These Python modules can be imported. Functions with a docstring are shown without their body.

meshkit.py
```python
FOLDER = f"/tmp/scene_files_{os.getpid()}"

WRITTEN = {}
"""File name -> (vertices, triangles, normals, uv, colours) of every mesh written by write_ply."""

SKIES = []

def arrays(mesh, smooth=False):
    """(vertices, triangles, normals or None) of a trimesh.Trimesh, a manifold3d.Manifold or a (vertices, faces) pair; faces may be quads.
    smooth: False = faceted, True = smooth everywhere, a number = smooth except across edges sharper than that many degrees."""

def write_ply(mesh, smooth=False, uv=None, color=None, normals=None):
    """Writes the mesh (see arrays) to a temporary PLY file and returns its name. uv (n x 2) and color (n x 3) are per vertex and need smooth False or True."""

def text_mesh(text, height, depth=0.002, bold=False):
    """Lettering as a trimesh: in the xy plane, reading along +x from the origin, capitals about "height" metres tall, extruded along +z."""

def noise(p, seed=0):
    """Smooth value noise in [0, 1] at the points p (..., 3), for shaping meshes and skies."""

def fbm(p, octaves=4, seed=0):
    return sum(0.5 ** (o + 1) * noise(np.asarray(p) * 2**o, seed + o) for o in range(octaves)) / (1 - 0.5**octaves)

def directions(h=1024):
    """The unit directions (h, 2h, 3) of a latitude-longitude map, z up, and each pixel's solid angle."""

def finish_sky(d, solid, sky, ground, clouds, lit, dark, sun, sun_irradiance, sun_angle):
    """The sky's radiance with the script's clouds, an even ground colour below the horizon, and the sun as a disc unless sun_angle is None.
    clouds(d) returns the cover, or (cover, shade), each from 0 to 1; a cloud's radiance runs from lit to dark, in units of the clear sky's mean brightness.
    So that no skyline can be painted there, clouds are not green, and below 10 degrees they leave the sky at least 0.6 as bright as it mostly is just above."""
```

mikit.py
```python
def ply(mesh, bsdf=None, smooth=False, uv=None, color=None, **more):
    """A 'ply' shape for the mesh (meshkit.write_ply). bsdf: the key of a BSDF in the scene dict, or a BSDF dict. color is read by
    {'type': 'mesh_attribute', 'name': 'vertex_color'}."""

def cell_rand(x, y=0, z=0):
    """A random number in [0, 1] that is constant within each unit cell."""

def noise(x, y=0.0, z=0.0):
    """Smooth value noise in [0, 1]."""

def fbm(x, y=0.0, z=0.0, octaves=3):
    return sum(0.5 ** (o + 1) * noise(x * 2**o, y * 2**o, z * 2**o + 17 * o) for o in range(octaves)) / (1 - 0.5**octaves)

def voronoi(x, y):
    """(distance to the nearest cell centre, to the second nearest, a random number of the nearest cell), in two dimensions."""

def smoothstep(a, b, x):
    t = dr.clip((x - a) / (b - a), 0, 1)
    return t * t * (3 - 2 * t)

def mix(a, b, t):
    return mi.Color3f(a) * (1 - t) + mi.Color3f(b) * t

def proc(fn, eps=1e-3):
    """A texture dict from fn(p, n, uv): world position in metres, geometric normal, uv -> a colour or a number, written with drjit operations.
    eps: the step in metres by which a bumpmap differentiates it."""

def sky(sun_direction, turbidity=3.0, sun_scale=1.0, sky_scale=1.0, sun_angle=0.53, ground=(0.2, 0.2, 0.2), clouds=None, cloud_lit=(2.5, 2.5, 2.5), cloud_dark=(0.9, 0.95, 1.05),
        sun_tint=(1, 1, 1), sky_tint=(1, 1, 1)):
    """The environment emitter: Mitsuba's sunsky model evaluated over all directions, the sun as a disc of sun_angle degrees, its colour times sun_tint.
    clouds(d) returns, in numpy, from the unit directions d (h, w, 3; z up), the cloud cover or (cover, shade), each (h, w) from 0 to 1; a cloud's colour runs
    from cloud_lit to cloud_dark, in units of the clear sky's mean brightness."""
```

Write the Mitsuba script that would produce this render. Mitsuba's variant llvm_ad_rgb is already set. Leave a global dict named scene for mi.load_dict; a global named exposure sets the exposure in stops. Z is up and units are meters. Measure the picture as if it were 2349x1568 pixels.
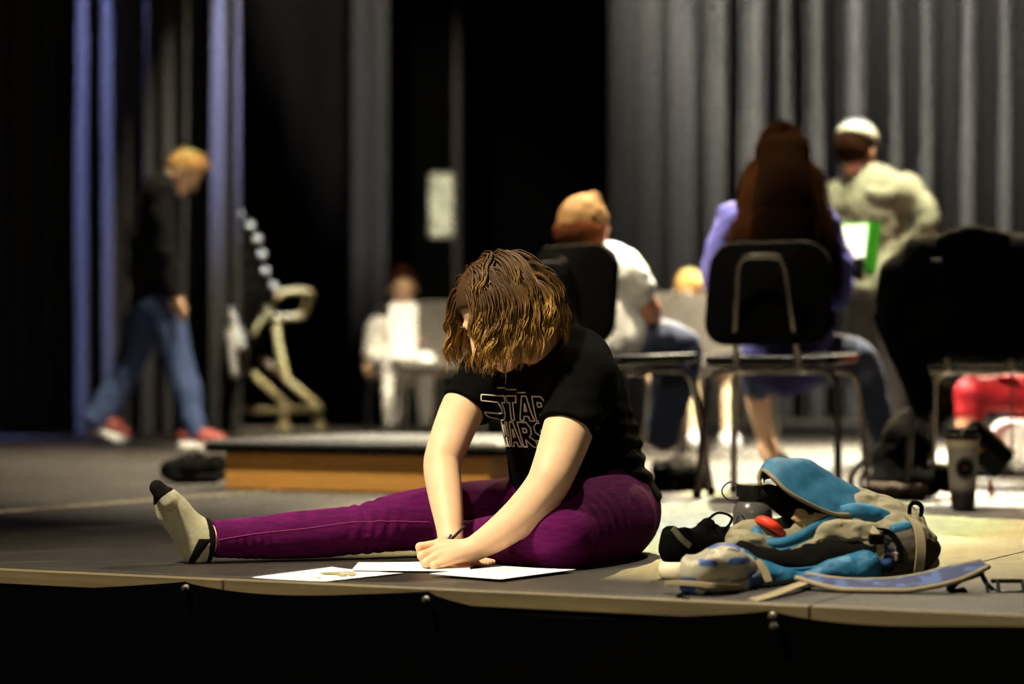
import math
import numpy as np
import trimesh
import mitsuba as mi
import drjit as dr
import mikit
import meshkit

# ---------------------------------------------------------------- camera, light, exposure
T = mi.ScalarTransform4f
FOC, CAM_H, PITCH = 5550.0, 0.41, math.atan(76 / 5550.0)
scene, labels = {}, {}
exposure = 0.0
fwd = [0, math.cos(PITCH), math.sin(PITCH)]
scene['camera'] = {'type': 'thinlens', 'fov': math.degrees(2 * math.atan(1174.5 / FOC)), 'fov_axis': 'x',
                   'aperture_radius': 0.020, 'focus_distance': 5.22, 'near_clip': 0.05, 'far_clip': 200.0,
                   'to_world': T().look_at(origin=[0, 0, CAM_H], target=[fwd[0], fwd[1], CAM_H + fwd[2]], up=[0, 0, 1])}


def spot(name, pos, target, rgb, cutoff, beam=None):
    scene[name] = {'type': 'spot', 'to_world': T().look_at(origin=pos, target=target, up=[0.01, 0.02, 1]),
                   'intensity': {'type': 'rgb', 'value': list(rgb)}, 'cutoff_angle': cutoff, 'beam_width': beam or cutoff * 0.6}


def warm(k):
    return [k, k * 0.86, k * 0.60]


# unseen spots out of the frame; each lights the area its comment names
spot('unseen_lamp_back_right', [5.2, 19.0, 6.6], [2.6, 11.8, 0], warm(900), 14.5, 9)  # out of view, lights the back floor at the right
spot('unseen_lamp_back_middle', [3.2, 19.5, 6.8], [1.4, 11.6, 0], warm(900), 14.5, 9)  # out of view, lights the middle of the back floor
spot('unseen_lamp_back_front', [3.8, 18.5, 6.8], [1.3, 6.3, 0], warm(38), 22, 6)  # out of view, puts sheen on the front right floor
spot('unseen_lamp_wash_left', [0.9, 9.9, 6.4], [1.2, 10.7, 0], warm(900), 38, 24)  # out of view overhead, lights the seated group and the floor around it
spot('unseen_lamp_wash_right', [2.4, 10.6, 6.4], [2.7, 11.4, 0], warm(800), 38, 24)  # out of view overhead, lights the hoodie figure and the right floor
spot('unseen_lamp_wash_far', [-0.9, 11.9, 6.4], [-1.0, 12.6, 0], warm(310), 26, 14)  # out of view, placed to light the walking man
spot('unseen_lamp_side_left', [-1.7, 7.4, 5.6], [1.0, 9.4, 1.0], warm(230), 17, 10)  # out of view, lights the left sides of the people by the chairs
spot('unseen_lamp_mid', [1.0, 13.4, 6.0], [0.8, 7.3, 0], [1500, 1120, 420], 10, 4)  # out of view, placed to light the floor in front of the chairs
spot('unseen_shirt_spot', [-1.2, 7.0, 5.2], [0.42, 8.85, 0.8], warm(270), 8, 5)  # unseen narrow spot, placed to whiten the t-shirt of the seated man
spot('added_front_fill', [-1.6, -4.0, 3.6], [0.1, 5.2, 0.4], warm(34), 30, 20)  # added weak fill from behind the camera for the lettering and face
spot('unseen_lamp_platform', [-1.6, 5.2, 5.0], [-0.6, 8.7, 0], warm(130), 13, 8)  # out of view, placed to brighten the wooden platform front
spot('unseen_lamp_rim', [1.9, 8.3, 5.2], [0.1, 5.3, 0.5], warm(85), 13, 8)  # out of view, rims the hair and thigh of the writing woman
spot('unseen_lamp_cart', [-0.9, 14.6, 6.0], [-1.7, 16.9, 0.9], warm(360), 14)  # out of view, placed to light the chair cart
spot('added_stack_spot', [-0.9, 14.4, 5.8], [-1.72, 17.2, 1.36], warm(1700), 5.5, 3)  # added narrow spot that brightens the white balls on the chair stack
spot('unseen_lamp_curtain_right', [0.4, 20.3, 7.2], [4.2, 22.0, 3.6], [1050, 970, 800], 40)  # out of view, rakes across the folds of the right curtain
spot('unseen_lamp_curtain_edge', [3.4, 18.6, 7.4], [4.9, 22.0, 4.2], [240, 222, 186], 26)  # out of view, second light on the far end of the right curtain
spot('unseen_lamp_curtain_middle', [-1.5, 15.6, 6.0], [-1.0, 22.2, 2.4], [330, 300, 260], 14, 9)  # out of view, lights the narrow curtain and the notice
spot('unseen_lamp_blue', [0.3, 14.9, 5.4], [-3.1, 16.2, 2.3], [250, 275, 640], 20, 15)  # unseen blue spot, placed to light the left curtain folds
# unseen soft front light split into four spots, high left, lighting the stage front
for i in range(4):
    spot(f'unseen_lamp_front_{i}', [-2.7 + 0.35 * (i % 2), 3.5 - 0.3 * (i // 2), 5.0], [0.1, 4.9, 0.2], warm(52), 21, 13)

# ---------------------------------------------------------------- helpers: frame to world


def P(u, v, d):
    """The point at depth d (metres from the camera along y) seen at (u, v)."""
    a, b = (u - 1174.5) / FOC, (784 - v) / FOC
    r = np.array([a, math.cos(PITCH) - b * math.sin(PITCH), math.sin(PITCH) + b * math.cos(PITCH)])
    return np.array([0, 0, CAM_H]) + r * (d / r[1])


def Gd(u, v):
    a = P(u, v, 1.0) - [0, 0, CAM_H]
    return np.array([0, 0, CAM_H]) + a * (-CAM_H / a[2])


E0 = np.array([-1.08466, 5.13158, 0.0])
EX, EY = np.array([0.89148, -0.45306, 0.0]), np.array([0.45306, 0.89148, 0.0])
YAW = math.degrees(math.atan2(EX[1], EX[0]))


def L(a, b, z=0.0):
    """Stage frame: a along the front edge, b back from it."""
    return E0 + EX * a + EY * b + np.array([0, 0, z])


def lin(r, g, b):
    c = np.array([r, g, b]) / 255.0
    return [float(x) for x in np.where(c <= 0.04045, c / 12.92, ((c + 0.055) / 1.055) ** 2.4)]


def mat(name, rgb, rough=0.6, metal=0.0, spec=0.5, two=True, **kw):
    m = {'type': 'principled', 'base_color': rgb if isinstance(rgb, dict) else {'type': 'rgb', 'value': rgb}, 'roughness': rough, 'metallic': metal, 'specular': spec, **kw}
    scene[name] = {'type': 'twosided', 'bsdf': m} if two else m
    return name


def tag(key, label=None, cat=None, group=None, kind=None):
    d = labels.setdefault(key, {})
    for k, v in (('label', label), ('category', cat), ('group', group), ('kind', kind)):
        if v:
            d[k] = v
    return key


def key_for(name):
    taken = lambda k: k in scene or k in labels or any(q.startswith(k + '__') for q in scene)  # noqa: E731
    if not taken(name):
        return name
    i = 1
    while taken(f'{name}_{i:03d}'):
        i += 1
    return f'{name}_{i:03d}'


def thing(name, label, cat, group=None):
    return tag(key_for(name), label, cat, group)


def put(name, mesh, m, parent=None, smooth=30, label=None, **kw):
    key = key_for((parent + '__' if parent else '') + name)
    scene[key] = mikit.ply(mesh, m, smooth=smooth, **kw)
    if label:
        tag(key, label)
    return key


def join(*ms):
    return trimesh.util.concatenate([m for m in ms if m is not None])


def spline(pts, n=8):
    """Catmull-Rom through the points (any dimension)."""
    p = np.asarray(pts, float)
    if len(p) < 3:
        t = np.linspace(0, 1, n + 1)[:, None]
        return p[0] * (1 - t) + p[-1] * t
    q = np.vstack([2 * p[0] - p[1], p, 2 * p[-1] - p[-2]])
    out = []
    for i in range(1, len(q) - 2):
        for t in np.linspace(0, 1, n, endpoint=False):
            a, b, c, d = q[i - 1:i + 3]
            out.append(0.5 * (2 * b + (c - a) * t + (2 * a - 5 * b + 4 * c - d) * t * t + (3 * b - a - 3 * c + d) * t ** 3))
    out.append(q[-2])
    return np.array(out)


def sweep(path, prof, up=None, closed=False):
    """Sweeps a profile (n x 2, or one per path point) along the path; capped ends."""
    path = np.asarray(path, float)
    n = len(path)
    tan = np.gradient(path, axis=0) if not closed else np.roll(path, -1, 0) - np.roll(path, 1, 0)
    tan /= np.linalg.norm(tan, axis=1, keepdims=True) + 1e-12
    prof = np.asarray(prof, float)
    if prof.ndim == 2:
        prof = np.repeat(prof[None], n, 0)
    m = prof.shape[1]
    x = np.array([0, 0, 1.0]) if up is None else np.asarray(up, float)
    if abs(x @ tan[0]) > 0.95 and up is None:
        x = np.array([1.0, 0, 0])
    rings = []
    for i in range(n):
        x = (np.asarray(up, float) if up is not None else x)
        x = x - tan[i] * (x @ tan[i])
        x /= np.linalg.norm(x) + 1e-12
        y = np.cross(tan[i], x)
        rings.append(path[i] + prof[i][:, :1] * y + prof[i][:, 1:] * x)
    v = np.vstack(rings)
    f = []
    k = np.arange(m)
    for i in range(n if closed else n - 1):
        a, b = i * m, ((i + 1) % n) * m
        f.append(np.stack([a + k, a + (k + 1) % m, b + (k + 1) % m], 1))
        f.append(np.stack([a + k, b + (k + 1) % m, b + k], 1))
    if not closed:
        v = np.vstack([v, path[0], path[-1]])
        c0, c1 = n * m, n * m + 1
        f.append(np.stack([(k + 1) % m, k, k * 0 + c0], 1))
        f.append(np.stack([(n - 1) * m + k, (n - 1) * m + (k + 1) % m, k * 0 + c1], 1))
    t = trimesh.Trimesh(v, np.vstack(f), process=False)
    if t.volume < 0:
        t.invert()
    return t


def circle(r, n=10):
    a = np.arange(n) * 2 * np.pi / n
    return np.stack([np.cos(a), np.sin(a)], 1) * r


def tube(pts, r, n=10, sm=0, closed=False):
    pts = np.asarray(pts, float)
    if sm:
        pts = spline(np.vstack([pts, pts[:1]]), sm)[:-1] if closed else spline(pts, sm)
    r = np.asarray(r, float)
    if r.ndim:
        r = np.interp(np.linspace(0, 1, len(pts)), np.linspace(0, 1, len(r)), r)
        return sweep(pts, circle(1, n)[None] * r[:, None, None], closed=closed)
    return sweep(pts, circle(r, n), closed=closed)


def strap(pts, w, t, up=(0, 0, 1), sm=8):
    """A flat ribbon of width w and thickness t; up is its flat side's normal."""
    p = spline(pts, sm) if sm else np.asarray(pts, float)
    return sweep(p, [[-w / 2, -t / 2], [w / 2, -t / 2], [w / 2 * 1.02, 0], [w / 2, t / 2], [-w / 2, t / 2], [-w / 2 * 1.02, 0]], up=up)


def bevel_box(sx, sy, sz, b=0.004, at=(0, 0, 0), yaw=0.0, R=None):
    """A box with chamfered edges, centred."""
    h = np.array([sx, sy, sz]) / 2
    b = min(b, h.min() * 0.8)
    pts = [[s[0] * (h[0] - b * (k != 0)), s[1] * (h[1] - b * (k != 1)), s[2] * (h[2] - b * (k != 2))]
           for s in np.array(np.meshgrid([-1, 1], [-1, 1], [-1, 1])).T.reshape(-1, 3) for k in range(3)]
    m = trimesh.convex.convex_hull(np.array(pts))
    if R is None:
        c, s = math.cos(math.radians(yaw)), math.sin(math.radians(yaw))
        R = np.array([[c, -s, 0], [s, c, 0], [0, 0, 1]])
    m.vertices = m.vertices @ np.asarray(R).T + np.asarray(at)
    return m


def rounded_plate(w, h, t, r, n=6, bend=0.0, rows=8, edge=0.006, top=1.0):
    """A rounded rectangular pad in the xz plane, y thickness t, bent backwards by 'bend' across its width; top = width ratio at the top."""
    from shapely.geometry import box
    s = box(-w / 2 + r, -h / 2 + r, w / 2 - r, h / 2 - r).buffer(r, quad_segs=n)
    out = np.array(s.exterior.coords)[:-1]
    rings, ys, sc = [], [], []
    for y, k in ((-t / 2, 0.35), (-t / 2, 1 - 2.2 * edge / w), (-t / 2 + edge, 1.0), (t / 2 - edge, 1.0), (t / 2, 1 - 2.2 * edge / w), (t / 2, 0.35)):
        q = out * k
        rings.append(np.stack([q[:, 0], np.full(len(q), y), q[:, 1]], 1))
    m = len(out)
    v = np.vstack(rings + [[[0, -t / 2, 0], [0, t / 2, 0]]])
    k = np.arange(m)
    f = []
    for i in range(5):
        a, b = i * m, (i + 1) * m
        f += [np.stack([a + k, a + (k + 1) % m, b + (k + 1) % m], 1), np.stack([a + k, b + (k + 1) % m, b + k], 1)]
    f += [np.stack([(k + 1) % m, k, k * 0 + 6 * m], 1), np.stack([5 * m + k, 5 * m + (k + 1) % m, k * 0 + 6 * m + 1], 1)]
    v[:, 0] *= 1 + (top - 1) * (v[:, 2] / h + 0.5)
    v[:, 1] += bend * (v[:, 0] / (w / 2)) ** 2
    t_ = trimesh.Trimesh(v, np.vstack(f), process=False)
    if t_.volume < 0:
        t_.invert()
    return t_


def lathe(prof, at=(0, 0, 0), n=32):
    """Revolves (r, z) points about z."""
    prof = np.asarray(prof, float)
    a = np.arange(n) * 2 * np.pi / n
    v = np.vstack([np.stack([r * np.cos(a), r * np.sin(a), a * 0 + z], 1) for r, z in prof])
    k = np.arange(n)
    f = []
    for i in range(len(prof) - 1):
        f += [np.stack([i * n + k, i * n + (k + 1) % n, (i + 1) * n + (k + 1) % n], 1), np.stack([i * n + k, (i + 1) * n + (k + 1) % n, (i + 1) * n + k], 1)]
    m = trimesh.Trimesh(v + np.asarray(at), np.vstack(f), process=True)
    m.update_faces(m.nondegenerate_faces())
    return m


def xf(m, R=None, t=(0, 0, 0), s=1.0):
    m = m.copy()
    v = m.vertices * s
    if R is not None:
        v = v @ np.asarray(R).T
    m.vertices = v + np.asarray(t)
    return m


def Rz(deg):
    c, s = math.cos(math.radians(deg)), math.sin(math.radians(deg))
    return np.array([[c, -s, 0], [s, c, 0], [0, 0, 1.0]])


def frame(x, y):
    """Columns x, y, x cross y, made orthonormal (x kept)."""
    x = np.asarray(x, float) / np.linalg.norm(x)
    y = np.asarray(y, float) - x * (np.asarray(y, float) @ x)
    y /= np.linalg.norm(y)
    return np.stack([x, y, np.cross(x, y)], 1)


# ---------------------------------------------------------------- helper: blended solids (distance fields, surface nets)
CORN = np.array([[i, j, k] for i in (0, 1) for j in (0, 1) for k in (0, 1)])


def nets(F, o, h):
    s = F < 0
    cnt = sum(s[c[0]:F.shape[0] - 1 + c[0], c[1]:F.shape[1] - 1 + c[1], c[2]:F.shape[2] - 1 + c[2]].astype(np.int8) for c in CORN)
    act = (cnt > 0) & (cnt < 8)
    idx = np.argwhere(act)
    vid = np.full(act.shape, -1, np.int32)
    vid[act] = np.arange(len(idx))
    pos, n = np.zeros((len(idx), 3)), np.zeros((len(idx), 1))
    val = [F[tuple((idx + c).T)] for c in CORN]
    for a in range(8):
        for b in range(a + 1, 8):
            if np.abs(CORN[a] - CORN[b]).sum() == 1:
                x = (val[a] < 0) != (val[b] < 0)
                t = np.where(x, val[a] / np.where(x, val[a] - val[b], 1), 0)[:, None]
                pos += np.where(x[:, None], CORN[a] + t * (CORN[b] - CORN[a]), 0)
                n += x[:, None]
    v = np.asarray(o) + h * (idx + pos / n)
    f = []
    for ax in range(3):
        b, c = (ax + 1) % 3, (ax + 2) % 3
        s0 = [slice(1, -1)] * 3
        s1 = [slice(1, -1)] * 3
        s0[ax], s1[ax] = slice(0, -1), slice(1, None)
        d0, d1 = s[tuple(s0)], s[tuple(s1)]
        for sign in (0, 1):
            e = np.argwhere(d0 & ~d1 if sign == 0 else d1 & ~d0)
            off = np.ones(3, int)
            off[ax] = 0
            e = e + off
            q = []
            for ob, oc in ((0, 0), (-1, 0), (-1, -1), (0, -1)):
                w = e.copy()
                w[:, b] += ob
                w[:, c] += oc
                q.append(vid[tuple(w.T)])
            q = np.stack(q if sign == 0 else q[::-1], 1)
            f += [q[:, [0, 1, 2]], q[:, [0, 2, 3]]]
    return trimesh.Trimesh(v, np.vstack(f), process=False)


class Solid:
    """Round cones and ellipsoids, blended. Points in metres; radii in metres."""

    def __init__(self, k=0.02):
        self.k, self.prims = k, []

    def cone(self, a, b, ra, rb, k=None, cut=None, sub=False):
        self.prims.append(('c', np.asarray(a, float), np.asarray(b, float), ra, rb, self.k if k is None else k, cut or [], sub))
        return self

    def chain(self, pts, rs, k=None, n=5, cut=None, sub=False):
        """One limb through the points: no swelling at its joints."""
        q = spline(np.hstack([np.asarray(pts, float), np.asarray(rs, float)[:, None]]), n)
        self.prims.append(('h', q[:, :3], None, q[:, 3], None, self.k if k is None else k, cut or [], sub))
        return self

    def ell(self, c, r, R=None, k=None, sub=False, cut=None):
        r = np.broadcast_to(np.asarray(r, float), 3)
        self.prims.append(('e', np.asarray(c, float), np.eye(3) if R is None else np.asarray(R), r, None, self.k if k is None else k, cut or [], sub))
        return self

    def field(self, p, X, Y, Z):
        def cone(a, b, ra, rb):
            ba = b - a
            l2 = max(ba @ ba, 1e-12)
            t = np.clip(((X - a[0]) * ba[0] + (Y - a[1]) * ba[1] + (Z - a[2]) * ba[2]) / l2, 0, 1)
            return np.sqrt((X - a[0] - t * ba[0]) ** 2 + (Y - a[1] - t * ba[1]) ** 2 + (Z - a[2] - t * ba[2]) ** 2) - (ra + (rb - ra) * t)
        if p[0] == 'c':
            d = cone(p[1], p[2], p[3], p[4])
        elif p[0] == 'h':
            d = np.full((X.shape[0], Y.shape[1], Z.shape[2]), 0.5, np.float32)
            X0, Y0, Z0 = X, Y, Z
            for i in range(len(p[1]) - 1):
                m = max(p[3][i], p[3][i + 1]) + 2.5 * p[5] + 0.02
                lo, hi = np.minimum(p[1][i], p[1][i + 1]) - m, np.maximum(p[1][i], p[1][i + 1]) + m
                sl = tuple(slice(int(np.searchsorted(a.ravel(), lo[j])), int(np.searchsorted(a.ravel(), hi[j]))) for j, a in enumerate((X0, Y0, Z0)))
                X, Y, Z = X0[sl[0]], Y0[:, sl[1]], Z0[:, :, sl[2]]
                if min(X.size, Y.size, Z.size):
                    d[sl] = np.minimum(d[sl], cone(p[1][i], p[1][i + 1], p[3][i], p[3][i + 1]))
            X, Y, Z = X0, Y0, Z0
        else:
            c, R, r = p[1], p[2], p[3]
            q = [(X - c[0]) * R[0, i] + (Y - c[1]) * R[1, i] + (Z - c[2]) * R[2, i] for i in range(3)]
            k0 = np.sqrt(sum((q[i] / r[i]) ** 2 for i in range(3)))
            k1 = np.sqrt(sum((q[i] / r[i] ** 2) ** 2 for i in range(3))) + 1e-9
            d = k0 * (k0 - 1) / k1
        for n, o in p[6]:
            n = np.asarray(n, float) / np.linalg.norm(n)
            d = np.maximum(d, (X - o[0]) * n[0] + (Y - o[1]) * n[1] + (Z - o[2]) * n[2])
        return d

    def box(self, p):
        if p[0] == 'c':
            r = max(p[3], p[4])
            return np.minimum(p[1], p[2]) - r, np.maximum(p[1], p[2]) + r
        if p[0] == 'h':
            return p[1].min(0) - p[3].max(), p[1].max(0) + p[3].max()
        r = np.abs(p[2]) @ p[3]
        return p[1] - r, p[1] + r

    def mesh(self, h=0.008, cuts=(), disp=None, grow=0.0, smooth=0):
        bs = [self.box(p) for p in self.prims if not p[7]]
        pad = 3 * h + max(grow, 0) + 0.01
        lo, hi = np.min([b[0] for b in bs], 0) - pad, np.max([b[1] for b in bs], 0) + pad
        n = np.ceil((hi - lo) / h).astype(int) + 1
        ax = [(lo[i] + h * np.arange(n[i])).astype(np.float32) for i in range(3)]
        F = np.full(n, 0.5, np.float32)
        for p in self.prims:
            a, b = self.box(p)
            m = 2.5 * p[5] + 3 * h + abs(grow)
            i0 = np.clip(np.floor((a - m - lo) / h).astype(int), 0, n)
            i1 = np.clip(np.ceil((b + m - lo) / h).astype(int) + 1, 0, n)
            if (i1 <= i0).any():
                continue
            sl = tuple(slice(i0[i], i1[i]) for i in range(3))
            X, Y, Z = (ax[i][sl[i]].reshape([-1 if j == i else 1 for j in range(3)]) for i in range(3))
            d = self.field(p, X, Y, Z).astype(np.float32)
            g, k = F[sl], max(p[5], 1e-5)
            if p[7]:
                q = np.clip(0.5 - 0.5 * (g + d) / k, 0, 1)
                F[sl] = g * (1 - q) - d * q + k * q * (1 - q)
            else:
                q = np.clip(0.5 + 0.5 * (g - d) / k, 0, 1)
                F[sl] = g * (1 - q) + d * q - k * q * (1 - q)
        F -= grow
        if disp is not None:
            near = np.argwhere(np.abs(F) < 4 * h)
            F[tuple(near.T)] += disp(lo + near * h).astype(np.float32)
        X, Y, Z = (ax[i].reshape([-1 if j == i else 1 for j in range(3)]) for i in range(3))
        for nn, o in cuts:
            nn = np.asarray(nn, float) / np.linalg.norm(nn)
            F = np.maximum(F, (X - o[0]) * nn[0] + (Y - o[1]) * nn[1] + (Z - o[2]) * nn[2])
        m = nets(F, lo, h)
        if smooth:
            trimesh.smoothing.filter_taubin(m, iterations=smooth)
        return m


def folds(scale, amp, stretch=(1, 1, 1), seed=0):
    """A displacement for cloth: uneven creases."""
    st = np.asarray(stretch, float)
    return lambda p: (meshkit.fbm(p * st / scale, 3, seed) - 0.5) * 2 * amp


# ---------------------------------------------------------------- materials
def floor_fn(p, n, uv):
    g = mikit.fbm(p.x * 9, p.y * 9, 0, 4)
    scuff = mikit.smoothstep(0.62, 0.75, mikit.fbm(p.x * 2.2 + p.y, p.y * 14 - p.x * 7, 3, 3))
    return mi.Color3f(0.0145, 0.0122, 0.010) * (0.65 + 0.7 * g) + mi.Color3f(0.012, 0.011, 0.009) * scuff


mat('floor_mat', mikit.proc(floor_fn), 0.47, spec=0.5)
mat('joint_mat', lin(30, 26, 22), 0.8)
mat('tape_mat', lin(150, 135, 110), 0.6)
mat('nosing_mat', mikit.proc(lambda p, n, uv: mikit.mix((0.055, 0.042, 0.019), (0.15, 0.115, 0.058), mikit.fbm(p.x * 6, p.y * 6, p.z * 90, 4))), 0.5)
mat('skirt_mat', [0.0012, 0.0012, 0.0014], 0.98, spec=0.0)
mat('curtain_dimmed_mat', [0.0032, 0.0031, 0.0033], 0.98, spec=0.0)  # curtain cloth darkened to stand for the lack of light there
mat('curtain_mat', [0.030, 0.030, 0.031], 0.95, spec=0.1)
mat('black_wall_mat', [0.0012, 0.0012, 0.0012], 0.98, spec=0.0)
scene['stack_black_mat'] = {'type': 'twosided', 'bsdf': {'type': 'diffuse', 'reflectance': {'type': 'rgb', 'value': [0.0012, 0.0012, 0.0012]}}}
mat('wood_mat', mikit.proc(lambda p, n, uv: mikit.mix((0.42, 0.18, 0.035), (0.70, 0.36, 0.09), mikit.fbm((p.x - 2 * p.y) * 1.5, p.z * 60, p.y, 4))), 0.45)
mat('carpet_mat', lin(58, 58, 60), 0.55)
mat('black_mat', [0.002, 0.002, 0.002], 0.8, spec=0.04)
mat('black_cloth_mat', [0.0022, 0.0022, 0.0024], 0.95, spec=0.03)
mat('black_gloss_mat', [0.008, 0.008, 0.008], 0.25)
mat('chrome_mat', [0.50, 0.47, 0.42], 0.12, metal=1.0)
mat('steel_mat', [0.5, 0.46, 0.4], 0.35, metal=1.0)
mat('skin_mat', mikit.proc(lambda p, n, uv: mikit.mix((0.76, 0.47, 0.29), (0.84, 0.56, 0.37), mikit.fbm(p.x * 25, p.y * 25, p.z * 25, 3))), 0.5, spec=0.35)
mat('skin_pink_mat', lin(225, 160, 130), 0.5, spec=0.35)
mat('white_mat', lin(246, 245, 240), 0.7)
mat('paper_mat', lin(245, 243, 240), 0.8)
mat('grey_seat_mat', lin(84, 81, 77), 0.5)
mat('seat_mat', [0.004, 0.004, 0.004], 0.35, spec=0.6)
mat('red_mat', lin(190, 30, 45), 0.7)
mat('jeans_mat', lin(40, 56, 92), 0.85)
mat('jeans_light_mat', lin(50, 58, 84), 0.85)
mat('yellow_mat', lin(215, 165, 40), 0.6)

# ---------------------------------------------------------------- the setting: deck, front edge, skirt, curtains, dark walls
put('floor', bevel_box(26, 32, 0.3, 0.01, at=L(-1, 16.0, -0.157), yaw=YAW), 'joint_mat', smooth=False)
tag('floor', kind='structure', label='dark stage deck of large panels laid square to its front edge')
panel_ply = mikit.ply(bevel_box(1.2165, 2.4365, 0.006, 0.0012), 'floor_mat', smooth=False)
rng = np.random.default_rng(5)
for i in range(-11, 8):
    for j in range(0, 11):
        c = L(0.58 + 1.22 * (i + 0.5), 0.06 + 2.44 * (j + 0.5))
        if abs(c[0]) < 0.26 * c[1] + 2.4 and c[1] < 25.5:
            scene[key_for('floor__panel')] = {**panel_ply, 'to_world': T().translate((c + [0, 0, -0.003]).tolist()).rotate([0, 0, 1], YAW)}
put('edge_strip', bevel_box(9.8, 0.055, 0.006, 0.0012, at=L(1.65, 0.03, -0.003), yaw=YAW), 'floor_mat', 'floor', smooth=False)
# pale tape line on the deck at the left, and a faint one at the right
t = put('floor_tape', bevel_box(0.05, 4.4, 0.0008, 0.0002, at=L(-1.37, 1.05, 0.0006), yaw=YAW), 'tape_mat', smooth=False)
tag(t, 'pale tape line on the dark deck running back beside the stretched foot', 'tape')

nose = 'trim_1'
tag(nose, kind='structure', label='narrow tan wooden strip along the front edge of the stage')
a0 = -3.1
for a1 in (-1.86, -0.64, 0.58, 1.82, 3.04, 4.26, 5.5):
    dz = 0.0008 * math.sin(a1 * 7)
    put('board', bevel_box(a1 - a0 - 0.003, 0.024, 0.032, 0.0025, at=L((a0 + a1) / 2, -0.012, -0.0135 + dz), yaw=YAW), 'nosing_mat', nose, smooth=False)
    a0 = a1

snaps = [-0.98, -0.2, 0.51, 1.06, 1.76, 2.36, 2.95]


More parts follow.
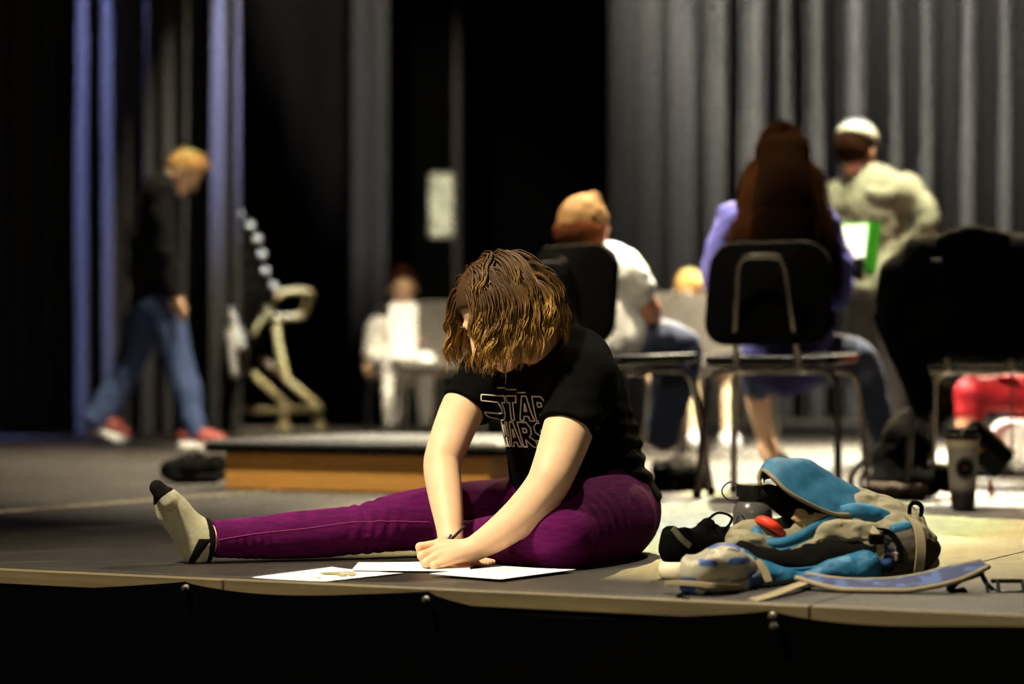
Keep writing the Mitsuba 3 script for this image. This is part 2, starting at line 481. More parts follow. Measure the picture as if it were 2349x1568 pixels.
def skirt_mesh():
    av = np.linspace(-3.0, 5.4, 560)
    zv = np.linspace(0, 1, 26)
    sn = np.array([-3.0, -2.3, -1.6] + snaps + [3.6, 4.3, 5.0, 5.6])
    top = np.empty_like(av)
    for i, a in enumerate(av):
        k = np.clip(np.searchsorted(sn, a) - 1, 0, len(sn) - 2)
        t = (a - sn[k]) / (sn[k + 1] - sn[k])
        depth = 0.021 + 0.010 * math.sin(k * 2.3)
        top[i] = -0.006 - depth * (4 * t * (1 - t)) ** 0.8 + 0.005 * math.sin(a * 9 + k)
    rows = []
    for z in zv:
        wave = 0.012 * np.sin(av * 11 + 2 * np.sin(av * 3)) * (0.25 + z) + 0.006 * np.sin(av * 29) * z
        zz = top * (1 - z) + (-1.15) * z
        rows.append(E0 + EX * av[:, None] + EY * (-0.040 - wave - 0.01 * z)[:, None] + np.array([0, 0, 1.0]) * zz[:, None])
    v = np.vstack(rows)
    n = len(av)
    k = np.arange(n - 1)
    f = []
    for r in range(len(zv) - 1):
        a, b = r * n, (r + 1) * n
        f += [np.stack([a + k, b + k, b + k + 1], 1), np.stack([a + k, b + k + 1, a + k + 1], 1)]
    return trimesh.Trimesh(v, np.vstack(f), process=False)


sk = thing('stage_skirt', 'black cloth skirt hung in scallops below the front edge of the stage', 'stage skirt')
put('cloth', skirt_mesh(), 'skirt_mat', sk, smooth=True)
for i, a in enumerate(snaps):
    r = frame(-EY, [0, 0, 1])
    stud = lathe([(0, 0), (0.0075, 0), (0.0075, 0.003), (0.0045, 0.0045), (0.0045, 0.008), (0.0058, 0.010), (0.0045, 0.013), (0, 0.014)], n=16)
    R = np.stack([EX, np.array([0, 0, 1.0]), -EY], 1)
    put('snap', xf(stud, R, L(a, -0.050, -0.016)), 'steel_mat', sk, smooth=30)
    if abs(a - 1.76) < 0.01:
        put('snap', xf(stud, R, L(a + 0.003, -0.050, -0.034)), 'steel_mat', sk, smooth=30)


def curtain(A, B, crests, height, base=0.0, valley=0.22, seed=0, step=0.011):
    """A pleated drop from ground point A to B; crests = (fraction along, half width m, how far it stands out m)."""
    A, B = np.asarray(A, float), np.asarray(B, float)
    ln = np.linalg.norm(B - A)
    n = int(ln / step)
    s = np.linspace(0, 1, n)
    r = np.random.default_rng(seed)
    rows, zs = [], np.concatenate([np.linspace(0.02, height * 0.6, 22), np.linspace(height * 0.65, height, 6)])
    along = (B - A) / ln
    out = np.array([along[1], -along[0], 0.0])
    ph = r.uniform(0, 6.28, len(crests))
    for z in zs:
        q = np.zeros(n)
        for (c, w, o), p0 in zip(crests, ph):
            x = (s - c) * ln + 0.010 * math.sin(z * 0.9 + p0)
            ww = w * (1.12 - 0.12 * z / height)
            y = np.clip(np.abs(x) / (1.9 * ww), 0, 1)
            q = np.maximum(q, o * (0.5 + 0.5 * np.cos(np.pi * y)))
        q = q + 0.010 * np.sin(s * ln * 23 + 3 * np.sin(s * ln * 3.1))
        rows.append(A + (B - A) * s[:, None] + out * (q - valley)[:, None] + np.array([0, 0, z]))
    v = np.vstack(rows)
    k = np.arange(n - 1)
    f = []
    for i in range(len(zs) - 1):
        a, b = i * n, (i + 1) * n
        f += [np.stack([a + k, a + k + 1, b + k + 1], 1), np.stack([a + k, b + k + 1, b + k], 1)]
    m = trimesh.Trimesh(v, np.vstack(f), process=False)
    hem = trimesh.Trimesh(v, np.vstack(f[:2]), process=False)
    return m


def frac(u, A, B):
    """Where along A-B the direction of picture column u falls."""
    k = (u - 1174.5) / FOC
    return (k * A[1] - A[0]) / ((B[0] - A[0]) - k * (B[1] - A[1]))


def crest_list(us, A, B):
    ln = np.linalg.norm(np.asarray(B) - np.asarray(A))
    out = []
    for u, w, o in us:
        c = frac(u, A, B)
        d = A[1] + (B[1] - A[1]) * c
        out.append((c, w * d / FOC, o))
    return out


def floor_pt(u, d):
    return np.array([(u - 1174.5) / FOC * d, d, 0.0])


A, B = floor_pt(-420, 16.5), floor_pt(536, 16.15)
us = [(-380, 16, .2), (-310, 14, .22), (-250, 12, .15), (-180, 18, .2), (-110, 12, .2), (-40, 14, .12), (20, 10, .10), (98, 9, .17), (142, 8, .12), (184, 7, .32), (226, 6, .15), (268, 5, .05), (320, 10, .12), (362, 7, .08),
      (410, 6, .12), (452, 8, .10), (491, 10, .30), (526, 6, .12)]
c = put('curtain', curtain(A, B, crest_list(us, A, B), 6.2, seed=1), 'curtain_mat', smooth=True)
tag(c, 'black pleated curtain lit blue at the far left behind the walking man', 'curtain')

A, B = floor_pt(470, 18.6), floor_pt(826, 21.0)
us = [(500, 10, .1), (540, 9, .1), (575, 8, .1), (610, 8, .10), (652, 9, .18), (690, 8, .1), (722, 7, .12), (752, 7, .1), (779, 12, .26), (812, 6, .08)]
c = put('curtain', curtain(A, B, crest_list(us, A, B), 6.4, seed=2), 'curtain_dimmed_mat', smooth=True)
tag(c, 'black pleated curtain behind the chair cart', 'curtain')
A, B = floor_pt(818, 21.3), floor_pt(906, 21.5)  # split off in paler cloth, standing for light on two folds
us = [(842, 6, .26), (876, 8, .30)]
c = put('curtain', curtain(A, B, crest_list(us, A, B), 6.4, seed=6), 'curtain_mat', smooth=True)
tag(c, 'narrow curtain of paler cloth standing for two lit folds left of the green notice', 'curtain')

A, B = floor_pt(1392, 22.6), floor_pt(2760, 21.6)
us = [(u, w * 1.2, o) for u, w, o in [(1412, 9, .10), (1442, 10, .14), (1475, 6, .08), (1506, 15, .22), (1545, 7, .06), (1586, 17, .25), (1624, 7, .08), (1662, 14, .30), (1704, 8, .12), (1746, 21, .30), (1785, 7, .12), (1812, 12, .27), (1850, 8, .12),
      (1888, 15, .30), (1930, 8, .14), (1980, 22, .33), (2026, 8, .14), (2064, 13, .28), (2100, 8, .16), (2132, 14, .30), (2180, 10, .17), (2232, 15, .30), (2272, 8, .16), (2312, 14, .30), (2352, 10, .2),
      (2400, 14, .3), (2450, 12, .28), (2500, 14, .3), (2560, 14, .3), (2620, 16, .3), (2680, 14, .28), (2730, 14, .28)]]
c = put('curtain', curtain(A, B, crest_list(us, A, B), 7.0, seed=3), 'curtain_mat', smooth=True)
tag(c, 'wide grey pleated curtain across the back right of the stage', 'curtain')

put('wall_back', bevel_box(16, 0.3, 8, 0.02, at=(0, 25.6, 4)), 'black_wall_mat', smooth=False)
tag('wall_back', kind='structure')
# dark pier with a brown corner strip and a pale notice
pier = floor_pt(1000, 23.4)
put('wall_pier', bevel_box(0.62, 0.4, 7, 0.01, at=pier + [-0.03, 0.2, 3.5]), 'black_wall_mat', smooth=False)
tag('wall_pier', kind='structure')
mat('brown_mat', lin(30, 21, 10), 0.8)
put('corner_strip', bevel_box(0.06, 0.03, 7, 0.005, at=pier + [0.20, -0.02, 3.5]), 'brown_mat', 'wall_pier', smooth=False)
mat('notice_mat', mikit.proc(lambda p, n, uv: mikit.mix((0.74, 0.76, 0.52), (0.40, 0.42, 0.28), mikit.smoothstep(0.5, 0.7, mikit.fbm(p.x * 14, p.z * 20, 0, 3)))), 0.7)
n = thing('notice_board', 'pale green upright notice on the dark pier behind the writing woman', 'notice')
put('sheet', bevel_box(0.29, 0.008, 0.63, 0.003, at=P(1017, 470, 23.37)), 'notice_mat', n, smooth=False)
put('backing', bevel_box(0.31, 0.012, 0.65, 0.003, at=P(1017, 470, 23.385)), 'black_mat', n, smooth=False)

# ---------------------------------------------------------------- low platform
pl = thing('stage_platform', 'low wooden platform with a dark carpeted top behind the seated woman', 'platform')
put('body', bevel_box(1.08, 1.0, 0.135, 0.004, at=L(-1.06, 3.25 + 0.50, 0.0675), yaw=YAW), 'wood_mat', pl, smooth=False)
put('top', bevel_box(1.18, 1.10, 0.045, 0.012, at=L(-1.06, 3.25 + 0.50, 0.1575), yaw=YAW), 'carpet_mat', pl, smooth=30)
put('edge_band', bevel_box(1.188, 1.108, 0.030, 0.008, at=L(-1.06, 3.25 + 0.50, 0.1500), yaw=YAW), 'black_mat', pl, smooth=30)

# ---------------------------------------------------------------- the writing woman


def PR(*q):
    """(u, v, depth, radius m) rows -> points, radii."""
    return [P(a[0], a[1], a[2]) for a in q], [a[3] for a in q]


def noise_mat(name, lo, hi, scale, rough=0.85, **kw):
    sx, sy, sz = scale if isinstance(scale, (tuple, list)) else (scale,) * 3
    mat(name, mikit.proc(lambda p, n, uv: mikit.mix(lo, hi, mikit.fbm(p.x * sx, p.y * sy, p.z * sz, 3))), rough, **kw)


noise_mat('legging_mat', (0.040, 0.0018, 0.034), (0.125, 0.006, 0.092), (45, 45, 160), 0.9, spec=0.1)
noise_mat('sock_mat', (0.30, 0.29, 0.20), (0.44, 0.42, 0.30), 130, 0.95, spec=0.1)
mat('sock_black_mat', [0.006, 0.005, 0.005], 0.95, spec=0.1)
noise_mat('tshirt_mat', (0.0018, 0.0018, 0.0018), (0.0042, 0.0042, 0.0042), 60, 0.95, spec=0.04)
mat('print_mat', lin(240, 232, 205), 0.7)
mat('purple_pen_mat', lin(45, 25, 80), 0.35)

W = thing('person', 'woman in a black t-shirt and purple leggings sitting on the deck and writing on paper', 'person')
hip_n, hip_f = P(1405, 1186, 5.56), P(1330, 1180, 5.72)
knee_n, foot_n = P(1285, 1232, 5.15), P(1040, 1236, 5.44)
knee_f, ank_f = P(815, 1215, 5.42), P(492, 1236, 5.30)
sh_n, el_n, wr_n = P(1338, 862, 5.33), P(1257, 1118, 5.14), P(1084, 1259, 5.125)
cf_n = P(1303, 985, 5.23)
sh_f, el_f, wr_f = P(1112, 872, 5.56), P(1014, 1066, 5.40), P(1034, 1240, 5.235)
cf_f = P(1062, 930, 5.51)
headc = P(1154, 712, 5.31)
hF = np.array([-0.70, -0.46, -0.55])
hF /= np.linalg.norm(hF)
hU = np.array([-0.42, -0.10, 0.88])
hU = hU - hF * (hU @ hF)
hU /= np.linalg.norm(hU)
hL = np.cross(hU, hF)
HR = np.stack([hF, hL, hU], 1)


def hp(f, l, u):
    return headc + hF * f + hL * l + hU * u


# torso and leg lumps shared by the body and its clothes: (kind, args)
torso = [('e', P(1375, 1165, 5.62), (0.145, 0.150, 0.115)), ('e', P(1322, 1085, 5.58), (0.150, 0.145, 0.125)), ('e', P(1300, 985, 5.53), (0.138, 0.135, 0.130)), ('e', P(1285, 905, 5.49), (0.128, 0.130, 0.105)),
         ('c', P(1318, 838, 5.40), P(1140, 852, 5.55), 0.070, 0.066), ('c', P(1335, 880, 5.55), P(1385, 1020, 5.68), 0.085, 0.085)]
thigh_n = [('h', [P(1412, 1190, 5.58), P(1395, 1190, 5.46), P(1345, 1205, 5.31), knee_n], [.093, .104, .100, .069])]
shin_n = [('h', [knee_n, P(1225, 1233, 5.20), P(1160, 1234, 5.28), foot_n], [.069, .062, .055, .034])]
leg_f = [('h', [hip_f, P(1080, 1186, 5.55), P(930, 1195, 5.48), knee_f, P(690, 1226, 5.37), P(600, 1232, 5.34), ank_f], [.098, .083, .067, .0550, .0530, .0470, .0410])]


def add(S, parts, grow=0.0, k=None):
    for q in parts:
        if q[0] == 'c':
            S.cone(q[1], q[2], q[3] + grow, q[4] + grow, k)
        elif q[0] == 'h':
            S.chain(q[1], np.array(q[2]) + grow, k)
        else:
            S.ell(q[1], np.array(q[2]) + grow, k=k)
    return S


body = Solid(0.022)
add(body, torso, -0.014, 0.04)
add(body, thigh_n, -0.012, 0.03)
add(body, shin_n, -0.010)
add(body, leg_f, -0.011, 0.02)
body.cone(ank_f + [0.02, 0, 0], ank_f + [-0.02, 0, 0.0], 0.031, 0.0305, 0.002)
# near (writing) arm, far arm
body.chain(*PR((1338, 862, 5.33, .062), (1303, 985, 5.23, .0550), (1270, 1078, 5.15, .0480), (1248, 1122, 5.135, .0450), (1200, 1178, 5.13, .0420), (1140, 1226, 5.125, .0345), (1086, 1259, 5.125, .0262)), k=0.02)
body.chain(*PR((1112, 872, 5.56, .060), (1062, 938, 5.51, .0510), (1024, 1030, 5.42, .0445), (1014, 1072, 5.39, .0415), (1021, 1130, 5.33, .0385), (1030, 1195, 5.27, .0315), (1034, 1238, 5.235, .0265)), k=0.02)
# neck and head
body.cone(P(1255, 818, 5.44), hp(-0.045, 0, -0.075), 0.060, 0.054, 0.03)
body.ell(hp(-0.010, 0, 0.025), (0.096, 0.075, 0.088), HR, 0.02)
body.ell(hp(0.030, 0, -0.045), (0.062, 0.058, 0.070), HR, 0.03)
body.ell(hp(0.066, 0, -0.098), (0.022, 0.022, 0.018), HR, 0.02)          # chin
body.cone(hp(0.093, 0, 0.000), hp(0.109, 0, -0.040), 0.008, 0.0125, 0.012)  # nose
for s in (-1, 1):
    body.ell(hp(0.102, 0.010 * s, -0.044), (0.008, 0.007, 0.007), HR, 0.006)
    body.ell(hp(0.070, 0.040 * s, -0.032), (0.022, 0.022, 0.020), HR, 0.015)     # cheek
    body.cone(hp(0.086, 0.014 * s, 0.016), hp(0.074, 0.048 * s, 0.016), 0.009, 0.008, 0.012)  # brow
    body.ell(hp(0.093, 0.030 * s, -0.003), (0.014, 0.016, 0.011), HR, 0.010, sub=True)
    body.ell(hp(0.078, 0.030 * s, -0.004), (0.012, 0.014, 0.0115), HR, 0.003)    # eye lid
    body.ell(hp(-0.008, 0.077 * s, -0.012), (0.016, 0.007, 0.028), HR, 0.006)    # ear
body.ell(hp(0.092, 0, -0.068), (0.010, 0.022, 0.0055), HR, 0.005)
body.ell(hp(0.090, 0, -0.078), (0.010, 0.018, 0.0060), HR, 0.005)
# the writing hand: back of the hand to the camera, fingers curled round the pen
HK = 0.006
mcp = [P(1006, 1247, 5.135), P(999, 1262, 5.110), P(1003, 1277, 5.096), P(1014, 1290, 5.090)]
pip = [P(964, 1254, 5.125), P(969, 1274, 5.098), P(979, 1290, 5.082), P(996, 1297, 5.078)]
dip = [P(967, 1274, 5.140), P(976, 1291, 5.112), P(988, 1298, 5.100), P(1008, 1299, 5.094)]
tip = [P(978, 1288, 5.152), P(992, 1297, 5.130), P(1003, 1299, 5.118), P(1020, 1299, 5.110)]
for i in range(4):
    body.cone(wr_n, mcp[i], 0.021, 0.0108, 0.008)
for i, r in enumerate((.0098, .0100, .0095, .0082)):
    body.cone(mcp[i], pip[i], r * 1.06, r, 0.003)
    body.cone(pip[i], dip[i], r, r * 0.92, 0.004)
    body.cone(dip[i], tip[i], r * 0.92, r * 0.82, 0.004)
body.cone(mcp[0], mcp[3], 0.0090, 0.0085, 0.006)
body.chain(*PR((1062, 1256, 5.150, .019), (1024, 1258, 5.170, .0125), (992, 1268, 5.168, .0105), (974, 1284, 5.156, .0090)), k=0.006)  # thumb
# far hand: flat on the paper, fingers pointing right under the other forearm
palm = P(1058, 1279, 5.225)
body.cone(wr_f, palm, 0.024, 0.017, 0.012)
for i in range(4):
    y = 5.245 - 0.022 * i
    a, b, c = P(1078, 1286, y), P(1104 - 3 * i, 1285 + 2 * i, y - 0.004), P(1131 - 7 * i, 1289 + 2.0 * i, y - 0.006)
    body.cone(palm, a, 0.016, 0.0095, 0.008)
    body.cone(a, b, 0.0092, 0.0084, 0.003)
    body.cone(b, c, 0.0084, 0.0070, 0.003)
body.chain(*PR((1045, 1268, 5.215, .014), (1058, 1291, 5.165, .0105), (1078, 1297, 5.150, .0085)), k=0.006)
fz = 0.0015
body_mesh = body.mesh(0.0027, cuts=[((0, 0, -1), (0, 0, fz))])
put('body', body_mesh, 'skin_mat', W, smooth=True)
# brows, lids, lips
mat('lip_mat', lin(190, 95, 85), 0.5)
mat('lash_mat', lin(60, 38, 22), 0.7)
for s in (-1, 1):
    put('eyebrow', tube([hp(0.096, 0.014 * s, 0.018), hp(0.095, 0.030 * s, 0.022), hp(0.083, 0.048 * s, 0.017)], [.002, .0028, .0012], 6, 5), 'lash_mat', W)
    put('eyelash', tube([hp(0.0895, 0.018 * s, -0.011), hp(0.0915, 0.030 * s, -0.013), hp(0.0855, 0.042 * s, -0.010)], .0014, 5, 5), 'lash_mat', W)

# leggings
leg = Solid(0.02)
add(leg, torso[:2], -0.004, 0.04)
add(leg, thigh_n, 0.0, 0.035)
add(leg, shin_n, 0.0, 0.02)
add(leg, leg_f, 0.0, 0.02)


def leg_crease(p):
    # puckers behind the straight knee and at the ankle
    t = (p - knee_f) @ ((ank_f - knee_f) / np.linalg.norm(ank_f - knee_f))
    a = -0.004 * np.exp(-((t + 0.012) / 0.006) ** 2) * (p[:, 2] > knee_f[2] - 0.01)
    b = 0.0012 * np.sin(t * 330) * np.exp(-((t - 0.25) / 0.05) ** 2)
    c = 0.0016 * np.sin(t * 210 + p[:, 2] * 70) * np.exp(-((t + 0.03) / 0.07) ** 2)
    return -(a + b + c) + (meshkit.fbm(p / 0.045, 3, 3) - 0.5) * 0.004


cuff_dir = (ank_f - P(600, 1232, 5.34))
foot_dir = foot_n - P(1160, 1234, 5.28)
m = leg.mesh(0.0042, disp=leg_crease, cuts=[((0, 0, -1), (0, 0, 0.001)), (cuff_dir, P(489, 1236, 5.30)), ((0, 0, 1), P(1330, 1060, 5.5))])
put('leggings', m, 'legging_mat', W, smooth=True)
mat('seam_mat', lin(120, 25, 95), 0.8)
seam = []
for (u, v, d, r) in ((500, 1238, 5.262, 0), (600, 1222, 5.293, 0), (700, 1211, 5.317, 0), (800, 1200, 5.366, 0), (900, 1196, 5.405, 0), (985, 1197, 5.425, 0)):
    seam.append(P(u, v, d))
sp = spline(seam, 12)
q, _, _ = trimesh.proximity.closest_point(trimesh.Trimesh(m.vertices, m.faces, process=False), sp)
put('seam', tube(q, 0.0018, 6), 'seam_mat', W)

# sock of the stretched leg: sole to the left, toes up
sock = Solid(0.02)
heel, ball, toe = P(452, 1262, 5.295), P(385, 1150, 5.27), P(361, 1117, 5.265)
sock.cone(ank_f + [0.012, 0, 0], P(462, 1240, 5.30), 0.0375, 0.040, 0.02)
sock.cone(P(470, 1242, 5.30), heel, 0.038, 0.0295, 0.02)
sock.cone(P(455, 1235, 5.30), P(398, 1172, 5.28), 0.0415, 0.032, 0.02)
sock.cone(heel, P(402, 1180, 5.275), 0.028, 0.026, 0.02)
sock.cone(P(398, 1172, 5.28), ball, 0.033, 0.030, 0.015)
for i in range(5):
    y = 5.225 + 0.019 * i
    sock.cone(P(384, 1152, y), P(360 + 2.5 * i, 1117 + 2 * i, y), 0.015, 0.0150 - 0.001 * i, 0.014)


def sockmesh(cuts=(), grow=0.0):
    return sock.mesh(0.0032, cuts=[((0, 0, -1), (0, 0, 0.001)), (-cuff_dir, P(482, 1236, 5.30))] + list(cuts), grow=grow, disp=folds(0.05, 0.0012, seed=9))


put('sock', sockmesh(), 'sock_mat', W, smooth=True)
tp = P(375, 1143, 5.27)
put('sock_toe', sockmesh([(P(398, 1160, 5.27) - P(366, 1122, 5.27) + np.array([0.0, 0, 0]), tp)], 0.0012), 'sock_black_mat', W, smooth=True, label='black toe of the grey sock')
put('sock_heel', sockmesh([(-(P(470, 1262, 5.3) - P(440, 1247, 5.3)), P(447, 1262, 5.3)), ((0, 0, 1), P(450, 1232, 5.3)), (P(474, 1240, 5.3) - P(440, 1215, 5.3), P(471, 1262, 5.3))], 0.0012), 'sock_black_mat', W, smooth=True, label='black heel of the grey sock')
put('sock_band', sockmesh([(-cuff_dir * -1 if False else cuff_dir, P(468, 1236, 5.30))], 0.0014), 'sock_black_mat', W, smooth=True, label='black ankle band of the sock')
# sock of the folded leg
s2 = Solid(0.015)
s2.cone(P(1105, 1236, 5.36), P(1050, 1236, 5.44), 0.040, 0.041)
s2.cone(P(1050, 1236, 5.44), P(1000, 1240, 5.50), 0.037, 0.030)
s2.cone(P(1040, 1250, 5.44), P(985, 1250, 5.53), 0.024, 0.020)
put('sock', s2.mesh(0.005, cuts=[((0, 0, -1), (0, 0, 0.001))], disp=folds(0.04, 0.002, seed=4)), 'sock_mat', W, smooth=True)

# t-shirt
shirt = Solid(0.03)
add(shirt, torso, 0.004, 0.05)
shirt.cone(P(1318, 838, 5.40), P(1335, 880, 5.32), 0.078, 0.072, 0.05)
shirt.cone(P(1338, 868, 5.325), P(1298, 1000, 5.215), 0.0735, 0.0640, 0.03, cut=[(P(1296, 1010, 5.21) - P(1316, 940, 5.25) + np.array([-0.006, 0, 0.0]), P(1300, 984, 5.23))])
shirt.cone(P(1120, 865, 5.55), P(1054, 950, 5.50), 0.0700, 0.0570, 0.03, cut=[(P(1050, 955, 5.49) - P(1082, 905, 5.52), P(1060, 931, 5.51))])
shirt.cone(P(1258, 812, 5.44), P(1245, 790, 5.42), 0.066, 0.060, 0.03, cut=[(P(1235, 775, 5.40) - P(1258, 815, 5.44), P(1248, 797, 5.42))])


def shirt_crease(p):
    u, v = p[:, 0] * 1000, p[:, 2] * 1000
    side = np.exp(-((p[:, 2] - 0.22) / 0.10) ** 2)
    w = np.sin(p[:, 2] * 150 + 9 * meshkit.fbm(p / 0.11, 2, 7)) * 0.0042 * side * np.clip((p[:, 0] - 0.10) / 0.1, 0, 1)
    return w + (meshkit.fbm(p * [1, 1, 0.6] / 0.06, 3, 11) - 0.5) * 0.010


sm_ = shirt.mesh(0.0042, disp=shirt_crease, cuts=[((0.12, 0.1, -1), P(1400, 1172, 5.5))])
put('t_shirt', sm_, 'tshirt_mat', W, smooth=True)

# outline lettering on the chest: drawn in the shirt's own frame and pressed onto the cloth
cO = P(1076, 1014, 5.40)
cX = np.array([0.80, -0.56, -0.03])
cX /= np.linalg.norm(cX)
cY = np.array([-0.02, 0.12, 0.99])
cN = np.cross(cX, cY)
cN /= np.linalg.norm(cN)
if cN[1] > 0:
    cN = -cN
GL = {  # hollow capitals on a 1 x 1 cell
    'T': [[(0, 1), (1.02, 1), (.98, .72), (.66, .72), (.60, 0), (.28, 0), (.34, .72), (.02, .72)]],
    'A': [[(.34, 1), (.70, 1), (1.05, 0), (.72, 0), (.66, .17), (.34, .17), (.26, 0), (-.05, 0)], [(.51, .72), (.61, .38), (.41, .38)]],
    'R': [[(0, 1), (.72, 1), (.97, .80), (.90, .52), (.70, .42), (1.12, .25), (1.10, 0), (.80, .02), (.36, .30), (.33, 0), (.02, 0)], [(.33, .76), (.62, .74), (.62, .60), (.33, .58)]],
    'W': [[(-.05, 1), (.24, 1), (.36, .42), (.46, .86), (.64, .86), (.74, .42), (.84, 1), (1.12, 1), (.90, 0), (.62, 0), (.54, .36), (.46, 0), (.18, 0)]],
    'S': [[(1.0, 1), (.30, 1), (.04, .84), (.06, .62), (.44, .44), (.40, .28), (-.02, .28), (-.02, 0), (.52, 0), (.80, .16), (.80, .42), (.44, .62), (.46, .72), (1.0, .72)]],
    'Z': [[(.95, 1), (-.65, 1), (-.65, .74), (.05, .74), (.38, .40), (.30, .28), (-.70, .28), (-.70, 0), (.42, 0), (.72, .18), (.74, .40), (.50, .72), (.95, .72)]],
}
smesh = trimesh.Trimesh(sm_.vertices, sm_.faces, process=False)


def press(x, y):
    """Points of the print (metres along and up) moved along the chest's normal onto the cloth."""
    o = cO + cX * x[:, None] + cY * y[:, None]
    out = np.full((len(o), 3), np.nan)
    hit, ri, _ = smesh.ray.intersects_location(o + cN * 0.4, np.repeat(-cN[None], len(o), 0), multiple_hits=True)
    hgt = (hit - cO) @ cN
    for i in range(len(o)):
        c = [(abs(hgt[j] - press_at), j) for j in np.flatnonzero(ri == i)]
        if c:
            out[i] = hit[min(c)[1]] + cN * 0.0008
    return out


hit0, _, _ = smesh.ray.intersects_location(cO[None] + cX * 0.05 + cY * 0.06 + cN * 0.4, -cN[None], multiple_hits=True)
press_at = sorted((hit0 - cO) @ cN)[-1]


wm = []
cw, ch = 0.0355, 0.054
for row, (word, x0, y0) in enumerate((('ZTAR', 0.016, 0.058), ('WARS', 0.000, 0.000))):
    for i, g in enumerate(word):
        for poly in GL[g]:
            q = np.array(poly + poly[:1], float)
            q = np.vstack([np.linspace(q[j], q[j + 1], 9)[:-1] for j in range(len(q) - 1)] + [q[-1:]])
            x = x0 + (i * 1.16 + q[:, 0] * 1.0 + 0.10 * (q[:, 1] - 0.5)) * cw
            w3 = press(x, y0 + q[:, 1] * ch)
            ok = ~np.isnan(w3).any(1)
            if ok.all():
                wm.append(tube(w3, 0.0018, 5))
for (x0, x1, y) in ((0.030, 0.062, 0.130), (0.062, 0.10, 0.126), (0.10, 0.125, 0.120)):
    xx = np.linspace(x0, x1, 10)
    w3 = press(xx, np.full(10, y))
    if not np.isnan(w3).any():
        wm.append(tube(w3, 0.0018, 5))
put('lettering', join(*wm), 'print_mat', W, smooth=True, label='two lines of hollow pale capitals printed on the chest')

# hair: a wavy bob, brown at the roots and golden at the ends
scene['hair_mat'] = {'type': 'twosided', 'bsdf': {'type': 'principled', 'base_color': {'type': 'mesh_attribute', 'name': 'vertex_color'}, 'roughness': 0.5, 'specular': 0.35}}


